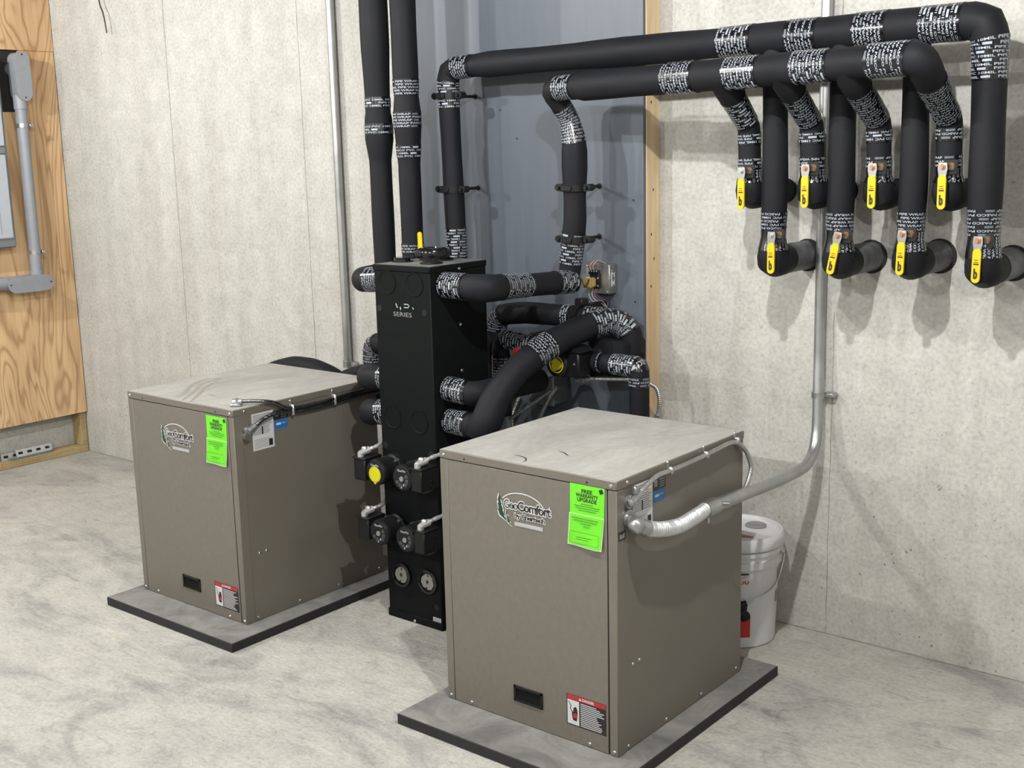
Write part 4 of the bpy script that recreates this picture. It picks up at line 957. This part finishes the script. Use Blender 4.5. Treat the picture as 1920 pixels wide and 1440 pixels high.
    prism(bm, [(0, 0), (.009, 0), (.0045, .0085)], (x0+.507, yf-.0013, PZ+.1348+dz), ex, ez, .0002)
    p2(bm, .467, .508, .056, .130)
    strip_lines(bm, .513, .597, .056, .129, 13, lambda b, xa, xb, za, zb: p2(b, xa, xb, za, zb, .0012), .35, .42)
    wt = obj('danger_lettering', bm, 'white', dl, smooth=False)
    bm = BM(); prism(bm, [(-.007, -.020), (.006, -.022), (.010, .0), (.009, .012), (.006, .020), (.002, .022), (-.004, .018), (-.006, .004), (-.011, .010), (-.010, -.006)], (x0+.493, yf-.0014, PZ+.090+dz), ex, ez, .0003)
    for (xa, za), (xb, zb) in (((.472, .124), (.480, .112)), ((.480, .112), (.477, .104)), ((.477, .104), (.482, .096))):
        v_ = V((xb-xa, 0, zb-za)); n_ = V((-v_.z, 0, v_.x)).normalized()*.0013; A0 = V((x0+xa, yf-.0016, PZ+za+dz)); B0 = V((x0+xb, yf-.0016, PZ+zb+dz))
        bm.faces.new([bm.verts.new(q) for q in (A0-n_, B0-n_, B0+n_, A0+n_)])
    obj('shock_hand', bm, 'ink', dl, smooth=False)
    bm = BM(); prism(bm, [(-.007, -.008), (.008, -.008), (.008, .006), (-.005, .006)], (x0+.494, yf-.0018, PZ+.085+dz), ex, ez, .0003); obj('hand_patch', bm, 'red', dl, smooth=False)
    # screws
    for sx, sz in ((.017, .786), (.624, .786), (.014, .012), (.628, .012), (.098, .011), (.543, .011)):
        bm = BM(); dome(bm, (x0+sx, y0+(.0008 if sz < .1 else -.0002), PZ+sz), (0, -1, 0), .0062, .0035); obj('screw', bm, 'zinc', t)
    bm = BM(); dome(bm, (x0+.10, y0, PZ+.784), (0, -1, 0), .0035, .001); dome(bm, (x0+.545, y0, PZ+.784), (0, -1, 0), .0035, .001); obj('screw_hole', bm, 'gap', t)
    for sy, sz in ((.053, .787), (.080, .252), (.113, .253), (.056, .013), (.256, .014), (.457, .016), (.676, .02)):
        bm = BM(); dome(bm, (x1-(.0002 if sz > .7 else .0026), y0+sy, PZ+sz), (1, 0, 0), .0062, .0035); obj('screw', bm, 'zinc', t)
    # side labels
    xs = x1-.0025
    def ps(bm, ya, yb, za, zb, l=.0006): box(bm, (xs, y0+ya, PZ+za), (xs+l, y0+yb, PZ+zb))
    bm = BM(); ps(bm, .083, .181, .634, .770); wl = obj('data_label', bm, 'white', t, smooth=False, label='white printed data label')
    bm = BM()
    strip_lines(bm, .090, .176, .69, .765, 12, lambda b, xa, xb, za, zb: box(b, (xs+.0006, y0+xa, PZ+za), (xs+.0009, y0+xb, PZ+zb)), .2, .4)
    strip_lines(bm, .090, .176, .640, .676, 6, lambda b, xa, xb, za, zb: box(b, (xs+.0006, y0+xa, PZ+za), (xs+.0009, y0+xb, PZ+zb)), .3, .3)
    obj('fine_print', bm, 'midink', wl, smooth=False)
    bm = BM(); box(bm, (xs+.0006, y0+.126, PZ+.690), (xs+.0011, y0+.132, PZ+.718)); box(bm, (xs+.0006, y0+.156, PZ+.642), (xs+.0011, y0+.173, PZ+.667)); obj('label_block', bm, 'ink', wl, smooth=False)
    bm = BM(); ps(bm, .184, .250, .729, .764); kl = obj('black_label', bm, 'ink', t, smooth=False)
    bm = BM()
    strip_lines(bm, .218, .246, .733, .760, 4, lambda b, xa, xb, za, zb: box(b, (xs+.0006, y0+xa, PZ+za), (xs+.0010, y0+xb, PZ+zb)), .2, .45)
    box(bm, (xs+.0006, y0+.190, PZ+.740), (xs+.0010, y0+.206, PZ+.758)); obj('label_print', bm, 'midink', kl, smooth=False)
    bm = BM(); ps(bm, .187, .246, .695, .7265); bl = obj('blue_label', bm, 'blue', t, smooth=False, label='small blue label')
    bm = BM(); prism(bm, stadium(.024, .008), (xs+.0006, y0+.205, PZ+.713), (0, 1, 0), (0, 0, 1), .0004)
    for k in range(3): box(bm, (xs+.0006, y0+.222, PZ+.7115+k*.002), (xs+.0010, y0+.240-.004*k, PZ+.7122+k*.002))
    obj('label_print', bm, 'white', bl, smooth=False)
    bm = BM(); ys, zs = (.009, .631) if which == 2 else (.045, .684); ps(bm, ys, ys+.034, zs, zs+.025, .0030 if which == 2 else .0006); kl = obj('tiny_label', bm, 'ink', t, smooth=False)
    bm = BM(); prism(bm, [(.004+.024*u, .005+.014*v) for u, v in ((0, 0), (1, 0), (1, 1), (.5, .7), (0, 1))], (xs+(.0030 if which == 2 else .0006), y0+ys, PZ+zs), (0, 1, 0), (0, 0, 1), .0003); obj('label_print', bm, 'midink', kl, smooth=False)
    return t
X1, Y1, X2, Y2 = 2.3493, -1.2275, 3.9745, -1.2272
cabinet(X1, Y1, 1, 'taupe heat pump cabinet farther away at the left, with two cables on its top edge')
cabinet(X2, Y2, 2, 'taupe heat pump cabinet in the foreground at the right, beside the white bucket')
for x, y, lb in ((2.3066, -1.368, 'grey dusty rubber pad under the left heat pump'), (3.9205, -1.400, 'grey dusty rubber pad under the right heat pump')):
    bm = BM(); box(bm, (x, y, .0005), (x+.7735, y+.985, PZ-.0004), .0025); bm.normal_update()
    for f in bm.faces: f.material_index = 1 if f.normal.z > .9 else 0
    tag(obj('equipment_pad', bm, ['rubber', 'pad_top']), lb, 'rubber pad', 'rubber equipment pads')

# cables on the left cabinet
xs = X1+CW
def onside(y, z, off=.012): return (xs+off, Y1+y, PZ+z)
t = flex('armoured_cable', 'cable with a loose connector lying on the left cabinet top', [(2.940, -1.165, .849), (2.968, -1.140, .851), (3.000, -1.095, .846), (xs+.016, -1.045, .832), onside(.227, .771, .014), onside(.268, .7635, .013), onside(.354, .759, .013), onside(.466, .762, .013), onside(.583, .769, .014), onside(.70, .765, .03)], .0072, [((2.930, -1.176, .849), (.022, .024, .001))], mat='steel_dark')
bm = BM(); box(bm, (2.925, -1.19, .8365), (2.965, -1.155, .846), .003, rot=Matrix.Rotation(.7, 3, 'Z')); obj('connector_saddle', bm, 'zinc', t)
t = flex('armoured_cable', 'cable plugged into the left cabinet side over its white label', [onside(.056, .722, .020), onside(.084, .732, .018), onside(.122, .7475, .014), onside(.176, .758, .012), onside(.226, .755, .0115), onside(.268, .748, .0115), onside(.354, .744, .0115), onside(.466, .7465, .0115), onside(.583, .752, .012), onside(.70, .75, .025)], .0075, [((xs-.001, Y1+.053, PZ+.720), (.022, 0, 0))], mat='steel_dark')
bm = BM(); cyl(bm, onside(.050, .716, .018), onside(.082, .732, .019), .0135, .011, n=12); cyl(bm, (xs, Y1+.05, PZ+.697), (xs+.016, Y1+.05, PZ+.697), .015, n=14); obj('elbow_connector', bm, 'zinc', t)
for y, z in ((.262, .755), (.469, .757)):
    bm = BM(); box(bm, (xs-.001, Y1+y-.006, PZ+z-.020), (xs+.022, Y1+y+.006, PZ+z+.022), .004); box(bm, (xs+.001, Y1+y-.006, PZ+z+.018), (xs+.0028, Y1+y+.006, PZ+z+.040)); dome(bm, (xs+.0028, Y1+y, PZ+z+.033), (1, 0, 0), .006, .004)
    tag(obj('cable_strap', bm, 'alu'), 'two cable strap on the left cabinet side, nearest the front' if y < .3 else 'two cable strap on the left cabinet side, nearest the tower', 'strap')

# conduit and cable on the right cabinet
xs2 = X2+CW
XC = 4.652
t = thing('steel_conduit', 'galvanised conduit coming down the bare wall and bending to the right cabinet', 'conduit', (XC, -.055, 1.0))
p = Path([(4.626, -.026, 2.745), (4.630, -.028, 1.0), (4.650, -.072, .642), (XC+.008, -.36, .644), (XC+.006, -.79, .664)], fillet=[.1, .13, .1], nf=10)
bm = BM(); tube(bm, p, .0185, n=22); obj('pipe', bm, 'emt', t)
bm = BM(); cyl(bm, (XC+.006, -.590, .656), (XC+.006, -.602, .6565), .0205); cyl(bm, (XC+.006, -.60, .6565), (XC+.006, -.80, .665), .0205); cyl(bm, (XC+.006, -.77, .663), (XC+.006, -.835, .665), .025); cyl(bm, (XC+.008, -.815, .648), (XC+.008, -.815, .622), .005, n=8); cyl(bm, (XC+.02, -.76, .670), (XC+.046, -.755, .672), .006, n=8)
obj('coupling', bm, 'zinc', t)
bm = BM(); q = Path([(XC+.006, -.83, .665), (XC+.006, -.90, .658), (XC+.006, -.98, .655), (XC+.006, -1.08, .672), (XC+.004, -1.16, .698)], smooth=True); q = Path([V(x) for x in q.p], fillet=.001, step=.0025, nf=1)
tube(bm, q, lambda s: .0205+.0022*math.sin(s*560), n=18); obj('flexible_section', bm, 'galv', t)
bm = BM(); cyl(bm, (XC+.004, -1.145, .692), (XC+.002, -1.185, .712), .024, .022, n=20)
lathe(bm, [(.020, -.002), (.020, .0), (.0235, .006), (.022, .024), (.012, .034), (0, .036)], (XC-.008, -1.188, .714), (1, -.2, 0), 20)
cyl(bm, (xs2-.002, -1.176, PZ+.688), (XC, -1.184, .717), .017, n=16); cyl(bm, (xs2-.002, -1.174, PZ+.687), (xs2+.009, -1.176, PZ+.688), .024, n=18)
obj('elbow_connector', bm, 'zinc', t)
bm = BM(); cyl(bm, (4.636, -.042, .858), (4.636, -.042, .878), .0225); box(bm, (4.652, -.036, .860), (4.690, -.002, .876), .004); obj('wall_strap', bm, 'zinc', t)
t = flex('armoured_cable', 'thin cable looping along the top right edge of the foreground cabinet', [(xs2+.012, -1.160, PZ+.738), (xs2+.014, -1.115, .794), (xs2+.013, -1.049, .812), (xs2+.012, -.981, .812), (xs2+.0105, -.89, .811), (xs2+.0105, -.786, .8135), (xs2+.0105, -.70, .8175), (xs2+.0105, -.632, .820), (xs2+.012, -.585, .810), (xs2+.014, -.537, .776), (xs2+.016, -.506, .725), (xs2+.016, -.515, .690), (xs2+.018, -.552, .655), (xs2+.016, -.62, .625)], .0074, [((xs2-.001, Y2+.056, PZ+.733), (.022, 0, 0))], rib=.0005)
bm = BM(); cyl(bm, (xs2+.014, -1.176, PZ+.734), (xs2+.014, -1.135, .785), .0125, .010, n=14); cyl(bm, (xs2-.001, Y2+.054, PZ+.7335), (xs2+.008, Y2+.054, PZ+.7335), .019, n=18); lathe(bm, [(.013, 0), (.013, .008), (.006, .014), (0, .015)], (xs2+.010, Y2+.052, PZ+.733), (1, 0, 0), 16); box(bm, (xs2+.006, Y2+.062, PZ+.752), (xs2+.020, Y2+.075, PZ+.775), .003)
obj('elbow_connector', bm, 'zinc', t)
for k, (y, z) in enumerate(((.253, .778), (.452, .781), (.640, .785))):
    bm = BM(); yy = Y2+y; zz = PZ+z
    box(bm, (xs2-.001, yy-.006, zz-.013), (xs2+.021, yy+.006, zz+.010), .004); box(bm, (xs2+.0006, yy-.005, zz+.006), (xs2+.0024, yy+.005, zz+.026)); dome(bm, (xs2+.0024, yy, zz+.021), (1, 0, 0), .0058, .004)
    tag(obj('cable_strap', bm, 'zinc'), 'small cable strap on the foreground cabinet edge, ' + ('nearest its front corner' if k == 0 else 'the middle one of three' if k == 1 else 'nearest its rear corner'), 'strap')

# ------------------------------------------------------------------ bucket
bx, by = 4.412, -.185
t = thing('plastic_bucket', 'white plastic bucket with a lid behind the foreground cabinet', 'bucket', (bx, by, 0))
bm = BM(); lathe(bm, [(0, .001), (.132, .001), (.136, .004), (.147, .285), (.156, .287), (.157, .312), (.150, .316), (.151, .330), (.158, .332), (.158, .346), (.151, .350), (.151, .37)], (bx, by, 0), (0, 0, 1), 56); obj('pail', bm, 'bucket', t)
bm = BM(); lathe(bm, [(.1515, .352), (.163, .353), (.165, .356), (.164, .372), (.161, .389), (.156, .396), (.150, .396), (.144, .384), (.139, .381), (.06, .383), (0, .384)], (bx, by, 0), (0, 0, 1), 56); ld = obj('lid', bm, 'bucket', t)
bm = BM(); lathe(bm, [(.037, 0), (.037, .006), (.032, .009), (.029, .007), (0, .0065)], (bx+.030, by+.102-.02, .3815), (0, 0, 1), 30); obj('spout_cap', bm, 'spout', ld)
bm = BM(); pts = [(-.04, -.05), (.0, -.075), (.055, -.05), (.10, -.02), (.05, -.015), (.03, .0), (.0, -.005), (-.035, .02)]
prism(bm, pts, (bx-.012, by-.015, .3832), (1, 0, 0), (0, 1, 0), .0012); obj('stain', bm, 'stain', ld, smooth=False)
# wire bail with a black grip, hanging on the room side
def rim(a, z, rr): return V((bx+rr*math.cos(a), by+rr*math.sin(a), z))
pts = [rim(math.radians(a_), z_, r_) for a_, z_, r_ in ((22, .322, .160), (20, .305, .164), (14, .272, .160), (4, .240, .158), (-12, .213, .157), (-30, .194, .156), (-47, .174, .156), (-62, .166, .156), (-80, .164, .156), (-105, .174, .157), (-130, .20, .158), (-152, .25, .160), (-160, .322, .162))]
bp = Path(pts, smooth=True)
bm = BM(); tube(bm, bp, .0028, n=10); obj('wire_bail', bm, 'zinc', t)
bm = BM(); a = rim(math.radians(22), .322, .155); cyl(bm, a, a+V((.009, .0035, 0)), .010, n=16); box(bm, a+V((-.006, -.007, 0)), a+V((.004, .008, .035)), .003); obj('bail_ear', bm, 'bucket', t)
bm = BM(); s0 = bp.near(rim(math.radians(-48), .174, .156)); s1 = bp.near(rim(math.radians(-82), .164, .156)); tube(bm, bp, .0115, s0, s1, 14); obj('bail_grip', bm, 'black_plastic', t)
def on_pail(bm, a0, a1, z0, z1, lift=.0008, n=8):
    R = lambda z: .136+(z-.004)/(.281)*.011+lift; G = []
    for k in range(n+1):
        a = math.radians(a0+(a1-a0)*k/n); G.append((bm.verts.new((bx+R(z0)*math.cos(a), by+R(z0)*math.sin(a), z0)), bm.verts.new((bx+R(z1)*math.cos(a), by+R(z1)*math.sin(a), z1))))
    for p_, q_ in zip(G, G[1:]): bm.faces.new((p_[0], q_[0], q_[1], p_[1]))
bm = BM(); on_pail(bm, -78, -41, .041, .120); rl = obj('red_label', bm, 'red_label', t, label='red printed label patch')
bm = BM(); on_pail(bm, -66, -45, .052, .055, .0012); on_pail(bm, -64, -47, .061, .0635, .0012); obj('label_print', bm, 'stain', rl, smooth=False)
bm = BM()
c = rim(math.radians(-50), .122, .1405); lathe(bm, [(.019, 0), (.020, .004), (.016, .006), (0, .006)], c, (math.cos(math.radians(-50)), math.sin(math.radians(-50)), 0), 24)
c = rim(math.radians(-52), .150, .1415); lathe(bm, [(.013, 0), (.014, .005), (.010, .007), (0, .007)], c, (math.cos(math.radians(-52)), math.sin(math.radians(-52)), 0), 20); obj('black_emblem', bm, 'black_plastic', t)
def pail_text(s, a0, z, wd, ht, mat, name, bold=.02):
    v, f, sz = glyphs(s, bold); bm = BM(); R = .1455
    vs = [bm.verts.new((bx+R*math.cos(math.radians(a0)+p_[0]/sz[0]*wd/R), by+R*math.sin(math.radians(a0)+p_[0]/sz[0]*wd/R), z+p_[1]/sz[1]*ht)) for p_ in v]
    for k in f: bm.faces.new([vs[i] for i in k])
    obj(name, bm, mat, t, smooth=False)
pail_text('00', -57.5, .236, .033, .018, 'red_label', 'red_number')
bm = BM(); on_pail(bm, -80, -45, .270, .277, .0012); obj('black_bar', bm, 'ink', t, smooth=False)
bm = BM(); on_pail(bm, -80, -47, .264, .2655, .0012); on_pail(bm, -80, -49, .259, .2605, .0012); obj('small_print', bm, 'midink', t, smooth=False)
bm = BM(); on_pail(bm, 7, 24, .145, .186, .0012); obj('barcode_patch', bm, 'midink', t, smooth=False)
bm = BM()
for k in range(9): on_pail(bm, 9+random.uniform(0, 1), 24+random.uniform(-4, 1), .212+k*.006, .2152+k*.006, .0012)
obj('printed_text', bm, 'midink', t, smooth=False)
